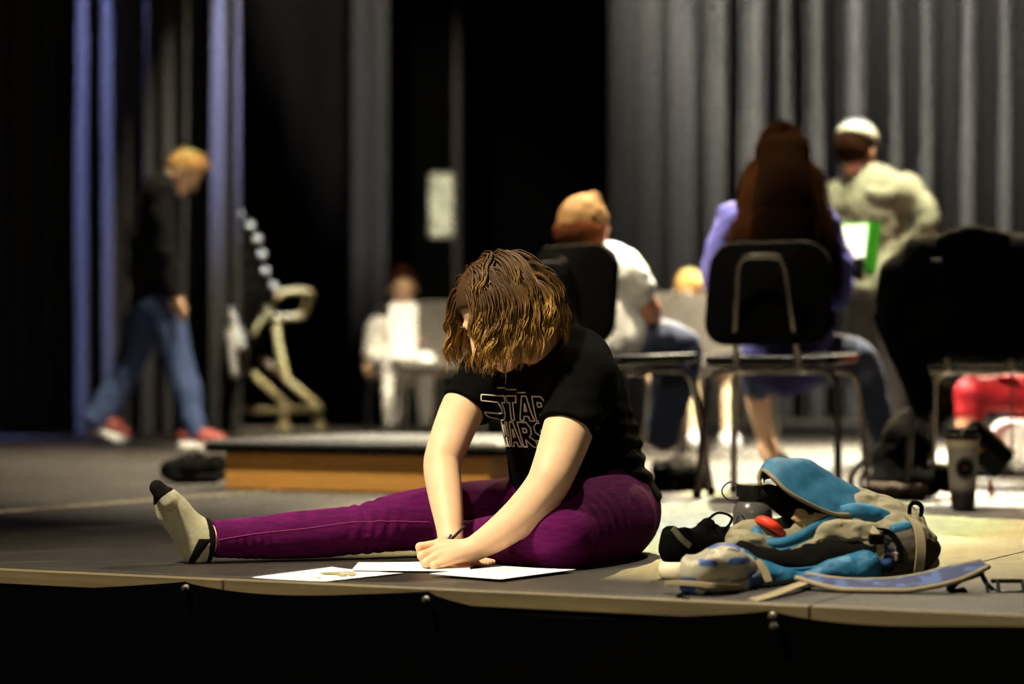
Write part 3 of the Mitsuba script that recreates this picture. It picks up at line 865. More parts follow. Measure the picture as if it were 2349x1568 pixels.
def bob_hair():
    r = np.random.default_rng(21)
    rad = np.array([0.107, 0.089, 0.104])
    c0 = np.array([-0.012, 0, 0.018])
    V, F_, C = [], [], []
    n_at = 0
    grav = HR.T @ np.array([0, 0, -1.0])        # down, in the head's frame
    # under cap so no scalp shows
    cap = Solid(0.02).ell(c0 * [1.6, 1, 1], rad * 0.955).ell((-0.008, 0, 0.026), (0.1015, 0.0805, 0.0935)).mesh(0.005, cuts=[(np.array([1.0, 0, -0.85]), (0.050, 0, 0.020))])
    V.append(cap.vertices)
    F_.append(cap.faces)
    C.append(np.repeat([[0.055, 0.028, 0.010]], len(cap.vertices), 0))
    n_at = len(cap.vertices)
    def rnd_dir(i, n):
        # roots spread over the scalp, parted a little to her right of the middle
        while True:
            f0, l0, u0 = r.uniform(-1, 0.80), r.uniform(-1, 1), r.uniform(-0.25, 1)
            q = np.array([f0, l0, u0])
            if abs(np.linalg.norm(q) - 0.9) < 0.25 and (f0 < 0.25 or u0 > 0.40 + 0.45 * (f0 - 0.25)):
                return q / np.linalg.norm(q)
    for g in range(150):
        d = rnd_dir(g, 150)
        side = 1 if d[1] > -0.10 else -1
        lay = r.uniform(1.0, 1.055)
        p = c0 + rad * d * 0.97
        fr = np.clip((d[0] - 0.1) / 0.5, 0, 1)
        vel = np.array([0.10 * fr - 0.45 * (1 - fr), side * (0.9 if d[0] > -0.5 else 0.2), -0.10])
        vel /= np.linalg.norm(vel)
        pts, st, low = [p], 0.0105, r.uniform(-0.010, 0.022)
        for k in range(38):
            t = k / 26
            vel = vel * 0.76 + grav * 0.28
            vel /= np.linalg.norm(vel)
            p = p + vel * st
            q = (p - c0) / rad
            ln = np.linalg.norm(q)
            lim = lay * (1.0 + 0.07 * min(t, 1))
            if ln < lim:
                p = c0 + rad * q / ln * lim
            if p[0] > 0.048 and p[2] < 0.050:
                edge = 0.043 if side > 0 else 0.066
                if side * p[1] < edge:
                    p[1] = side * edge
            pts.append(p)
            w3 = HR @ p + headc
            if w3[2] < 0.428 + low + 0.055 * np.clip((w3[0] - 0.035) / 0.045, 0, 1) - 0.016 * (side > 0) * np.exp(-((w3[0] + 0.035) / 0.04) ** 2) and k > 5:
                break
        pts = spline(np.array(pts), 3)
        pts = pts[np.linspace(0, len(pts) - 1, 25).astype(int)]
        length = np.linalg.norm(np.diff(pts, axis=0), axis=1).sum()
        pts = np.array(pts)
        t = np.linspace(0, 1, len(pts))
        tan = np.gradient(pts, axis=0)
        tan /= np.linalg.norm(tan, axis=1, keepdims=True)
        o = pts - c0
        o /= np.linalg.norm(o, axis=1, keepdims=True)
        sd = np.cross(tan, o)
        ph, amp = r.uniform(0, 6.28), r.uniform(0.6, 1.3)
        lam = r.uniform(0.060, 0.085)
        en = np.clip((t - 0.25) / 0.35, 0, 1)[:, None]
        s_ = (t * length)[:, None]
        pts = pts + en * amp * (0.0075 * np.sin(6.283 * s_ / lam + ph) * sd + 0.0050 * np.cos(6.283 * s_ / lam + ph) * (o + 0.5))
        gold = r.uniform(0.25, 1.0)
        dark = r.uniform(0.7, 1.2)
        nst = 17
        for k in range(nst):
            off = r.normal(0, 1, 2) * 0.0058
            spread = np.interp(t, [0, .35, .8, 1], [1.0, 1.25, 1.0, 0.55])[:, None]
            q = pts + spread * (off[0] * sd + off[1] * 0.6 * o) + en * 0.0016 * np.sin(s_ * 150 + k)
            cut = int(r.integers(20, len(q) + 1))
            q = q[:cut]
            w = r.uniform(0.0010, 0.0021)
            rr = w * np.interp(np.linspace(0, 1, len(q)), [0, .15, .75, 1], [.6, 1, .9, .12])
            tb = sweep(q, circle(1, 4)[None] * rr[:, None, None])
            tt = np.concatenate([np.repeat(t[:cut], 4), [0, t[cut - 1]]])
            tone = dark * r.uniform(0.7, 1.3)
            root, end = np.array([0.075, 0.035, 0.009]) * tone, np.array([0.60, 0.34, 0.07]) * tone
            mixv = np.clip((tt - 0.25) / 0.55, 0, 1)[:, None] * gold
            V.append(tb.vertices)
            F_.append(tb.faces + n_at)
            C.append(root * (1 - mixv) + end * mixv)
            n_at += len(tb.vertices)
    v = np.vstack(V) @ HR.T + headc
    return trimesh.Trimesh(v, np.vstack(F_), process=False), np.vstack(C)


hm, hc = bob_hair()
put('hair', hm, 'hair_mat', W, smooth=True, color=hc, label='wavy brown bob turning golden at the ends')

# the pen
pen = thing('pen', 'slim purple pen held upright in the writing hand', 'pen')
a, b = P(968, 1303, 5.150), P(1069, 1203, 5.215)
put('barrel', tube([a + (b - a) * .10, a + (b - a) * 0.62], 0.0038, 10), 'purple_pen_mat', pen)
put('point', tube([a, a + (b - a) * .10], [0.0006, 0.0036], 10), 'steel_mat', pen)
put('cap', tube([a + (b - a) * .62, a + (b - a) * .955], 0.0030, 10), 'black_gloss_mat', pen)
put('button', tube([a + (b - a) * .955, b], 0.0026, 8), 'chrome_mat', pen)
put('clip', tube([a + (b - a) * .60 + [-.004, -.004, .003], a + (b - a) * .72 + [-.006, -.004, .005]], 0.0030, 8), 'purple_pen_mat', pen)

# sheets of paper in front of her
noise_p = lambda p, n, uv: mikit.mix((0.86, 0.85, 0.82), (0.80, 0.79, 0.76), mikit.noise(p.x * 20, p.y * 20))  # noqa: E731
mat('paper_mat2', mikit.proc(noise_p), 0.8)
mat('ink_mat', lin(120, 118, 108), 0.8)
mat('ink_olive_mat', lin(150, 140, 95), 0.8)
mat('ink_red_mat', lin(225, 170, 165), 0.8)


def sheet(corners, z, curl=0.0):
    c = [Gd(*q) for q in corners]
    n = 12
    s = np.linspace(0, 1, n)
    top = np.array([[(c[0] * (1 - a) + c[1] * a) * (1 - b) + (c[3] * (1 - a) + c[2] * a) * b for a in s] for b in s])
    lift = curl * (np.abs(s[None, :] - 0.5) * 2) ** 3 * (0.5 + 0.5 * s[:, None])
    v0 = top.copy()
    v0[..., 2] = z + lift
    v1 = v0 - [0, 0, 0.0006]
    v = np.vstack([v0.reshape(-1, 3), v1.reshape(-1, 3)])
    f = []
    for i in range(n - 1):
        for j in range(n - 1):
            q = [i * n + j, i * n + j + 1, (i + 1) * n + j + 1, (i + 1) * n + j]
            f += [[q[0], q[1], q[2]], [q[0], q[2], q[3]]]
            o = n * n
            f += [[q[0] + o, q[2] + o, q[1] + o], [q[0] + o, q[3] + o, q[2] + o]]
    ring = [j for j in range(n)] + [i * n + n - 1 for i in range(1, n)] + [(n - 1) * n + j for j in range(n - 2, -1, -1)] + [i * n for i in range(n - 2, 0, -1)]
    for k in range(len(ring)):
        a, b = ring[k], ring[(k + 1) % len(ring)]
        f += [[a, b + n * n, b], [a, a + n * n, b + n * n]]
    m = trimesh.Trimesh(v, f, process=False)
    if m.volume < 0:
        m.invert()
    return m, c


p1 = thing('paper_sheet', 'white sheet of paper nearest the stage edge with an olive sketch, leftmost of three', 'paper')
m, c = sheet([(578, 1326), (750, 1335), (926, 1317), (762, 1303)], 0.0015, 0.002)
put('sheet', m, 'paper_mat2', p1, smooth=30)


def scribbles(c, z, marks, m, parent):
    out = []
    for pts, w in marks:
        q = [(c[0] * (1 - a) + c[1] * a) * (1 - b) + (c[3] * (1 - a) + c[2] * a) * b + [0, 0, z] for a, b in pts]
        out.append(strap(q, w, 0.0004, sm=6))
    put('drawing', join(*out), m, parent, smooth=30)


scribbles(c, 0.0030, [([(.3, .55), (.45, .75), (.62, .7), (.8, .5)], .010), ([(.4, .5), (.6, .55), (.75, .45)], .016), ([(.35, .62), (.5, .62), (.7, .6)], .012), ([(.45, .2), (.6, .25), (.7, .2)], .006)], 'ink_olive_mat', p1)
p2 = thing('paper_sheet', 'white sheet of paper under the writing hand, middle of three', 'paper')
m, c = sheet([(806, 1312), (1078, 1314), (1080, 1290), (822, 1294)], 0.0040, 0.001)
put('sheet', m, 'paper_mat2', p2, smooth=30)
p3 = thing('paper_sheet', 'white sheet of paper with a faint pink drawing, rightmost of three', 'paper')
m, c = sheet([(985, 1322), (1150, 1335), (1322, 1313), (1160, 1305)], 0.0062, 0.001)
put('sheet', m, 'paper_mat2', p3, smooth=30)
ring = [(.5 + .22 * math.cos(t), .5 + .25 * math.sin(t)) for t in np.linspace(0, 6.0, 14)]
scribbles(c, 0.0072, [(ring, .003), ([(.42, .45), (.5, .55), (.58, .46)], .004), ([(.2, .7), (.3, .8), (.5, .85)], .003)], 'ink_red_mat', p3)

# ---------------------------------------------------------------- musicians' chairs: black moulded seat and back on a chrome tube frame


def chair(pos, yaw, label, pad='black_mat', group=None, base=0.0, back_tilt=9, frame_mat='chrome_mat', cat='chair'):
    """A chair at pos, facing yaw degrees (0 = away from the camera, positive = to the left)."""
    t = thing('musician_chair', label, cat, group)
    R, o = Rz(yaw), np.array([pos[0], pos[1], base])

    def w(m):
        return xf(m, R, o)

    def wp(q):
        return np.asarray(q, float) @ R.T + o
    seat = rounded_plate(0.47, 0.43, 0.034, 0.07, top=0.94)
    v = seat.vertices.copy()
    seat.vertices = np.stack([v[:, 0], v[:, 2], 0.452 - v[:, 1] + 0.012 * (v[:, 2] / 0.2) * (v[:, 2] > 0) + 0.010 * (v[:, 0] / 0.23) ** 2], 1)
    put('seat', w(seat), 'seat_mat' if pad == 'black_mat' else pad, t, smooth=40)
    back = rounded_plate(0.44, 0.345, 0.032, 0.085, bend=0.045, top=0.93)
    a = math.radians(back_tilt)
    Rb = np.array([[1, 0, 0], [0, math.cos(a), math.sin(a)], [0, -math.sin(a), math.cos(a)]])
    put('backrest', w(xf(back, Rb, (0, -0.245, 0.683))), pad, t, smooth=40)
    # arch of tube up the rear of the back
    arch = [(-0.108, -0.165, 0.425), (-0.106, -0.215, 0.44), (-0.100, -0.262, 0.56), (-0.085, -0.285, 0.70), (-0.077, -0.297, 0.77), (-0.055, -0.301, 0.795), (0.0, -0.302, 0.799),
            (0.055, -0.301, 0.795), (0.077, -0.297, 0.77), (0.085, -0.285, 0.70), (0.100, -0.262, 0.56), (0.106, -0.215, 0.44), (0.108, -0.165, 0.425)]
    put('back_frame', w(tube(arch, 0.0105, 10, 4)), frame_mat, t, smooth=40)
    for y0, y1 in ((-0.15, -0.235), (0.14, 0.215)):
        for s in (-1, 1):
            lg = [(0.0, y0, 0.425), (s * 0.13, y0, 0.425), (s * 0.185, y0 + (y1 - y0) * .05, 0.420), (s * 0.212, y0 + (y1 - y0) * .14, 0.395), (s * 0.222, y0 + (y1 - y0) * .25, 0.345), (s * 0.240, y1, 0.012)]
            k = put('leg', w(tube(lg, 0.0115, 10, 4)), frame_mat, t, smooth=40)
            put('foot_cap', w(lathe([(0, 0.0), (0.012, 0.0), (0.0145, 0.004), (0.0145, 0.022), (0.011, 0.026), (0, 0.026)], at=(s * 0.2405, y1 + 0.001, 0.0), n=14)), 'black_mat', k, smooth=30)
    put('crossbar', w(tube([(-0.108, -0.165, 0.424), (-0.108, 0.145, 0.424)], 0.010, 8)), frame_mat, t)
    put('crossbar', w(tube([(0.108, -0.165, 0.424), (0.108, 0.145, 0.424)], 0.010, 8)), frame_mat, t)
    return t


def at_floor(u, d):
    return floor_pt(u, d)


chair(floor_pt(1800, 8.22), -21, 'black musician chair on chrome legs under the long-haired woman')
ch_j = chair(floor_pt(2272, 8.10), -21, 'black musician chair at the right draped with a black jacket')
chair(floor_pt(1416, 8.36), -50, 'black musician chair with an arched chrome back tube under the man in white')
# pale-seated chairs further back, facing the camera
chair(floor_pt(1004, 14.3), 172, 'grey chair standing far back to the left of the writing woman', pad='grey_seat_mat', group=None)
chair(floor_pt(1518, 12.7), 176, 'grey chair behind the man in white, left of two', pad='grey_seat_mat')
chair(floor_pt(1672, 12.5), 172, 'grey chair beside the long-haired woman, right of two', pad='grey_seat_mat')
chair(floor_pt(1592, 13.95), 188, 'grey chair under the far blond person, mostly hidden', pad='grey_seat_mat')
chair(floor_pt(930, 14.95), 184, 'grey chair under the far person in white at the left, mostly hidden', pad='grey_seat_mat')

# ---------------------------------------------------------------- people further back


def fig(u, v, d, r):
    return (P(u, v, d), r)


def limb(S, *q, k=None):
    S.chain([P(a[0], a[1], a[2]) for a in q], [a[3] for a in q], k)
    return S


def add_face(S, c, R, s=1.0):
    """Nose, brow, eye hollows, lips, ears on a head whose frame is R (forward, left, up)."""
    g = lambda f, l, u: c + R @ np.array([f, l, u]) * s  # noqa: E731
    S.ell(g(-0.008, 0, 0.022), np.array([0.098, 0.076, 0.092]) * s, R, 0.02)
    S.ell(g(0.030, 0, -0.048), np.array([0.060, 0.057, 0.070]) * s, R, 0.03)
    S.cone(g(0.090, 0, 0.004), g(0.108, 0, -0.036), 0.008 * s, 0.013 * s, 0.012)
    S.ell(g(0.070, 0, -0.100), np.array([0.022, 0.024, 0.018]) * s, R, 0.02)
    for e in (-1, 1):
        S.cone(g(0.088, 0.014 * e, 0.016), g(0.074, 0.048 * e, 0.016), 0.009 * s, 0.008 * s, 0.012)
        S.ell(g(0.094, 0.030 * e, -0.004), np.array([0.012, 0.016, 0.010]) * s, R, 0.008, sub=True)
        S.ell(g(-0.006, 0.080 * e, -0.012), np.array([0.018, 0.009, 0.031]) * s, R, 0.006)
    S.ell(g(0.090, 0, -0.072), np.array([0.011, 0.023, 0.008]) * s, R, 0.005)


def head_frame(fd, up=(0, 0, 1)):
    f = np.asarray(fd, float) / np.linalg.norm(fd)
    u = np.asarray(up, float) - f * (np.asarray(up, float) @ f)
    u /= np.linalg.norm(u)
    return np.stack([f, np.cross(u, f), u], 1)


def short_hair(c, R, m, parent, s=1.0, cuts=None, seed=0, grow=1.0, label=None):
    H = Solid(0.02)
    g = lambda f, l, u: c + R @ np.array([f, l, u]) * s  # noqa: E731
    H.ell(g(-0.014, 0, 0.030), np.array([0.104, 0.083, 0.098]) * s * grow, R)
    H.ell(g(-0.055, 0, -0.010), np.array([0.052, 0.068, 0.062]) * s * grow, R)
    H.cone(g(0.06, 0.02, 0.095), g(0.01, -0.02, 0.118), 0.030 * s, 0.026 * s)
    n1 = R @ np.array([1.0, 0, -0.62])
    put('hair', H.mesh(0.007, cuts=[(n1, g(0.052, 0, 0.035))] + (cuts or []), disp=folds(0.018, 0.007, (1, 1, 0.5), seed)), m, parent, smooth=True, label=label)


def hand(S, wrist, tip, side, r=0.030, k=0.012, curl=(0, 0, 0)):
    """A relaxed hand from the wrist towards tip with four fingers and a thumb; side = the direction across the knuckles."""
    wrist, tip, side = (np.asarray(x, float) for x in (wrist, tip, side))
    d = tip - wrist
    side = side / np.linalg.norm(side)
    kn = wrist + d * 0.5
    for i in range(4):
        o = side * (i - 1.5) * 0.020
        S.cone(wrist, kn + o, r * 0.8, 0.0125, k)
        ln = (0.92, 1.0, 0.95, 0.80)[i]
        e = wrist + d * ln + o * 0.9 + np.asarray(curl)
        mid = (kn + o + e) / 2 - np.asarray(curl) * 0.25
        S.chain([kn + o, mid, e], [.0105, .0098, .0085], 0.004, n=2)
    b = wrist + d * 0.15 - side * 0.022
    S.chain([b, wrist + d * 0.38 - side * 0.048, wrist + d * 0.58 - side * 0.050 + np.asarray(curl) * 0.4], [.014, .0115, .0095], 0.006, n=2)


def shoe(name, heel, toe, h, m, sole_m, parent, w=0.045, sole=0.026, tongue=True, up=(0, 0, 1), extra=None):
    """A sneaker between heel and toe points on its sole; returns nothing, adds upper and sole."""
    heel, toe, up = (np.asarray(x, float) for x in (heel, toe, up))
    d = toe - heel
    ln = np.linalg.norm(d)
    R = frame(d, np.cross(up, d))
    f = lambda x, z, y=0.0: heel + R @ np.array([x * ln, y, z])  # noqa: E731
    U = Solid(0.018)
    U.cone(f(0.14, sole + h * 0.42), f(0.14, sole + h * 0.80), w * 0.80, w * 0.72)
    U.cone(f(0.16, sole + 0.026), f(0.60, sole + 0.026), w * 0.82, w * 1.0)
    U.cone(f(0.55, sole + 0.022), f(0.86, sole + 0.016), w * 1.0, w * 0.78)
    U.cone(f(0.30, sole + h * 0.55), f(0.62, sole + h * 0.30), w * 0.62, w * 0.70)
    if tongue:
        U.cone(f(0.36, sole + h * 0.72), f(0.42, sole + h * 0.90), w * 0.42, w * 0.40, 0.008)
    U.ell(f(0.15, sole + h * 1.15), np.array([0.055, w * 0.60, h * 0.40]), R, 0.012, sub=True)
    put('shoe_upper' if parent and labels.get(parent, {}).get('category') == 'person' else 'upper', U.mesh(0.0055, cuts=[(-R[:, 2], f(0, sole))]), m, parent, smooth=True)
    from shapely.geometry import LineString
    a = LineString([(0.16 * ln, 0), (0.50 * ln, 0.004), (0.84 * ln, 0)]).buffer(w * 0.92, quad_segs=8)
    q = np.array(a.exterior.coords)[:-1]
    rings = []
    for z, k in ((0.0, 0.93), (0.004, 0.98), (sole * 0.6, 1.02), (sole, 1.0), (sole + 0.006, 0.94)):
        c0 = np.array([ln * 0.5, 0])
        qq = c0 + (q - c0) * k
        rock = 0.018 * np.clip((qq[:, 0] / ln - 0.72) / 0.3, 0, 1) ** 2
        rings.append(heel + np.stack([qq[:, 0], qq[:, 1], z + rock], 1) @ R.T)
    n = len(q)
    v = np.vstack(rings + [[rings[0].mean(0)], [rings[-1].mean(0)]])
    k = np.arange(n)
    F_ = []
    for i in range(4):
        F_ += [np.stack([i * n + k, i * n + (k + 1) % n, (i + 1) * n + (k + 1) % n], 1), np.stack([i * n + k, (i + 1) * n + (k + 1) % n, (i + 1) * n + k], 1)]
    F_ += [np.stack([(k + 1) % n, k, k * 0 + 5 * n], 1), np.stack([4 * n + k, 4 * n + (k + 1) % n, k * 0 + 5 * n + 1], 1)]
    m_ = trimesh.Trimesh(v, np.vstack(F_), process=False)
    if m_.volume < 0:
        m_.invert()
    put('shoe_sole' if parent and labels.get(parent, {}).get('category') == 'person' else 'sole', m_, sole_m, parent, smooth=40)
    return f, R, ln


mat('blond_mat', lin(190, 146, 88), 0.75, spec=0.1)
mat('blond_dark_mat', lin(96, 70, 42), 0.75, spec=0.1)
mat('brown_hair_mat', lin(50, 26, 14), 0.95, spec=0.0)
mat('dark_hair_mat', lin(24, 14, 9), 0.95, spec=0.0)
mat('hoodie_mat', lin(92, 95, 80), 0.9, spec=0.1)
mat('hoodie_blue_mat', lin(72, 72, 132), 0.9, spec=0.1)
mat('cap_mat', lin(130, 126, 106), 0.85)
mat('sweater_mat', [0.006, 0.006, 0.0066], 0.95, spec=0.05)
mat('tights_mat', lin(13, 12, 14), 0.9)
scene['long_hair_mat'] = {'type': 'twosided', 'bsdf': {'type': 'diffuse', 'reflectance': {'type': 'mesh_attribute', 'name': 'vertex_color'}}}

# --- the man walking with his head bowed
D = 13.4
w1 = thing('person', 'blond man in a dark sweater and jeans walking with bowed head by the blue curtain', 'person')
hc1, hR1 = P(424, 392, D), head_frame((0.72, -0.12, -0.70), (0.6, 0, 0.8))
torso1 = [('h', [P(352, 700, D), P(348, 600, D), P(356, 500, D), P(372, 430, D)], [.128, .130, .135, .095]), ('c', P(362, 436, D - .17), P(372, 440, D + .17), .075, .075)]
arm_a = [('h', [P(366, 440, D - .20), P(385, 560, D - .23), P(402, 668, D - .24)], [.068, .058, .046])]
arm_b = [('h', [P(372, 440, D + .20), P(392, 560, D + .23), P(404, 660, D + .20)], [.066, .056, .045])]
leg_a = [('h', [P(372, 710, D - .09), P(414, 850, D - .10), P(446, 990, D - .10)], [.112, .080, .064])]
leg_b = [('h', [P(342, 710, D + .09), P(292, 850, D + .09), P(226, 962, D + .09)], [.112, .082, .076])]
B = Solid(0.03)
add(B, torso1 + arm_a + arm_b + leg_a + leg_b, -0.018)
B.cone(P(384, 428, D), hc1 - hR1[:, 2] * 0.06 - hR1[:, 0] * 0.03, 0.066, 0.058)
add_face(B, hc1, hR1)
hand(B, P(402, 664, D - .24), P(414, 735, D - .25), (0.8, -0.6, 0), 0.034, curl=(.02, 0, 0))
hand(B, P(404, 655, D + .20), P(414, 722, D + .2), (0.8, 0.6, 0), 0.034, curl=(.02, 0, 0))
B.cone(P(446, 985, D - .1), P(448, 1005, D - .1), .04, .04)
B.cone(P(226, 955, D + .09), P(220, 980, D + .09), .04, .04)
put('body', B.mesh(0.008), 'skin_mat', w1, smooth=True)
S = Solid(0.04)
add(S, torso1 + arm_a + arm_b)
put('sweater', S.mesh(0.010, disp=folds(0.09, 0.018, seed=2)), 'sweater_mat', w1, smooth=True)
S = Solid(0.04)
add(S, leg_a + leg_b)
S.ell(P(355, 715, D), (.135, .15, .10))
put('trousers', S.mesh(0.010, disp=folds(0.10, 0.020, (1, 1, .6), seed=3)), 'jeans_mat', w1, smooth=True)
short_hair(hc1, hR1, 'blond_mat', w1, seed=4)
mat('shoe_red_mat', lin(118, 48, 40), 0.7)
g1 = floor_pt(408, D - .1)
shoe('shoe', g1, g1 + [0.27, -0.03, 0], 0.075, 'shoe_red_mat', 'white_mat', w1, 0.048, 0.045)
h2 = P(196, 972, D + .09)
shoe('shoe', h2, np.array([floor_pt(284, D + .09)[0], D + .06, 0.014]), 0.075, 'shoe_red_mat', 'white_mat', w1, 0.048, 0.045, up=(0.5, 0, 0.85))

# --- the seated man in white, seen from behind
D = 8.52
w2 = thing('person', 'blond man in a white t-shirt and jeans sitting on a chair with his back turned', 'person')
hc2, hR2 = P(1342, 530, D), head_frame((0.62, 0.75, -0.12))
torso2 = [('h', [P(1402, 770, D), P(1398, 700, D), P(1392, 640, D), P(1378, 602, D)], [.140, .135, .128, .085]), ('c', P(1318, 622, D + .14), P(1432, 622, D - .10), .070, .072)]
slv2 = [('h', [P(1434, 622, D - .10), P(1466, 660, D - .09)], [.070, .064])]
arm2 = [('h', [P(1434, 622, D - .10), P(1478, 690, D - .06), P(1488, 722, D - .02), P(1452, 760, D + .12), P(1440, 768, D + .2)], [.056, .044, .043, .034, .028])]
arm2b = [('h', [P(1318, 622, D + .14), P(1335, 720, D + .26), P(1420, 765, D + .36)], [.06, .045, .03])]
th2 = [('h', [P(1405, 792, D), P(1490, 786, D + .02), P(1558, 794, D + .06), P(1562, 830, D + .06), P(1545, 900, D + .05), P(1524, 1000, D + .03)], [.105, .093, .072, .070, .060, .052]),
       ('h', [P(1400, 795, D + .2), P(1480, 790, D + .35), P(1535, 800, D + .48), P(1530, 900, D + .5), P(1515, 985, D + .5)], [.10, .088, .070, .058, .050])]
B = Solid(0.03)
add(B, torso2 + th2, -0.016)
add(B, arm2 + arm2b, 0)
B.cone(P(1368, 612, D), hc2 - hR2[:, 2] * 0.07 - hR2[:, 0] * 0.02, 0.062, 0.057)
add_face(B, hc2, hR2)
hand(B, P(1440, 768, D + .2), P(1500, 775, D + .3), (0, .5, -.5), 0.03)
hand(B, P(1420, 765, D + .36), P(1480, 770, D + .42), (0, .5, .5), 0.03)
put('body', B.mesh(0.008), 'skin_pink_mat', w2, smooth=True)
S = Solid(0.035)
add(S, torso2 + slv2)
S.chain([P(1318, 622, D + .14), P(1326, 668, D + .2)], [.068, .06])
put('t_shirt', S.mesh(0.009, disp=folds(0.09, 0.014, seed=5)), 'white_mat', w2, smooth=True)
S = Solid(0.03)
add(S, th2)
S.ell(P(1400, 790, D + .06), (.15, .15, .10))
put('trousers', S.mesh(0.009, disp=folds(0.09, 0.016, seed=6)), 'jeans_light_mat', w2, smooth=True)
short_hair(hc2, hR2, 'blond_dark_mat', w2, seed=7)
S = Solid(.015)
S.ell(hc2 + hR2 @ [-.030, 0, -.012], (.090, .095, .068), hR2)
put('hair_sides', S.mesh(.006, cuts=[(hR2 @ [1.0, 0, -.2], hc2 + hR2 @ [.012, 0, 0])], disp=folds(.02, .005, seed=71)), 'brown_hair_mat', w2, smooth=True, label='short darker hair at the back and sides')
g2 = floor_pt(1505, D + .03)
shoe('shoe', g2, g2 + [0.20, 0.19, 0], 0.07, 'black_mat', 'black_mat', w2)
g2 = floor_pt(1500, D + .5)
shoe('shoe', g2, g2 + [0.20, 0.19, 0], 0.07, 'black_mat', 'black_mat', w2)

# --- the long-haired woman on the chair
D = 8.55
w3 = thing('person', 'woman with very long brown hair and blue hoodie sitting with her back turned', 'person')
hc3, hR3 = P(1796, 372, D), head_frame((0.30, 0.92, -0.15))
torso3 = [('h', [P(1806, 800, D), P(1800, 700, D), P(1790, 600, D), P(1786, 520, D), P(1790, 470, D)], [.165, .145, .140, .130, .085]), ('c', P(1690, 510, D - .03), P(1878, 520, D + .06), .072, .072)]
arm3 = [('h', [P(1688, 512, D - .03), P(1655, 585, D), P(1652, 660, D + .05), P(1700, 690, D + .22), P(1760, 660, D + .38)], [.072, .062, .058, .052, .046]),
        ('h', [P(1880, 520, D + .05), P(1912, 600, D + .06), P(1914, 668, D + .08), P(1925, 640, D + .22), P(1930, 590, D + .36)], [.072, .062, .060, .052, .044])]
leg3 = [('h', [P(1780, 822, D), P(1760, 820, D + .22), P(1735, 832, D + .46), P(1740, 930, D + .55), P(1762, 1030, D + .62)], [.105, .095, .068, .055, .040]),
        ('h', [P(1845, 822, D), P(1930, 822, D + .10), P(1980, 845, D + .22), P(2005, 920, D + .26), P(2028, 1000, D + .28)], [.105, .092, .068, .058, .044])]
B = Solid(0.03)
add(B, torso3 + arm3, -0.016)
add(B, leg3, -0.012)
B.cone(P(1792, 470, D), hc3 - hR3[:, 2] * 0.07 - hR3[:, 0] * 0.02, 0.055, 0.052)
add_face(B, hc3, hR3, 0.97)
hand(B, P(1930, 592, D + .36), P(1922, 545, D + .42), (0.6, -0.6, 0), 0.028, curl=(-.01, .02, 0))
hand(B, P(1760, 660, D + .38), P(1800, 640, D + .44), (0.2, 0.2, 0.8), 0.028)
B.cone(P(1762, 1026, D + .62), P(1768, 1045, D + .62), .034, .034)
B.cone(P(2028, 996, D + .28), P(2034, 1020, D + .28), .034, .034)
put('body', B.mesh(0.008), 'skin_mat', w3, smooth=True)
S = Solid(0.035)
add(S, torso3 + arm3)
put('hoodie', S.mesh(0.009, disp=folds(0.08, 0.018, seed=8)), 'hoodie_blue_mat', w3, smooth=True)
S = Solid(0.03)
add(S, leg3[1:])
S.chain(leg3[0][1][:3] + [P(1738, 880, D + .5)], leg3[0][2][:3] + [.060])
S.ell(P(1812, 818, D + .02), (.17, .16, .09))
mat('jeans_dark_mat', lin(34, 44, 70), 0.85)
put('trousers', S.mesh(0.009, disp=folds(0.09, 0.012, seed=9)), 'jeans_dark_mat', w3, smooth=True)


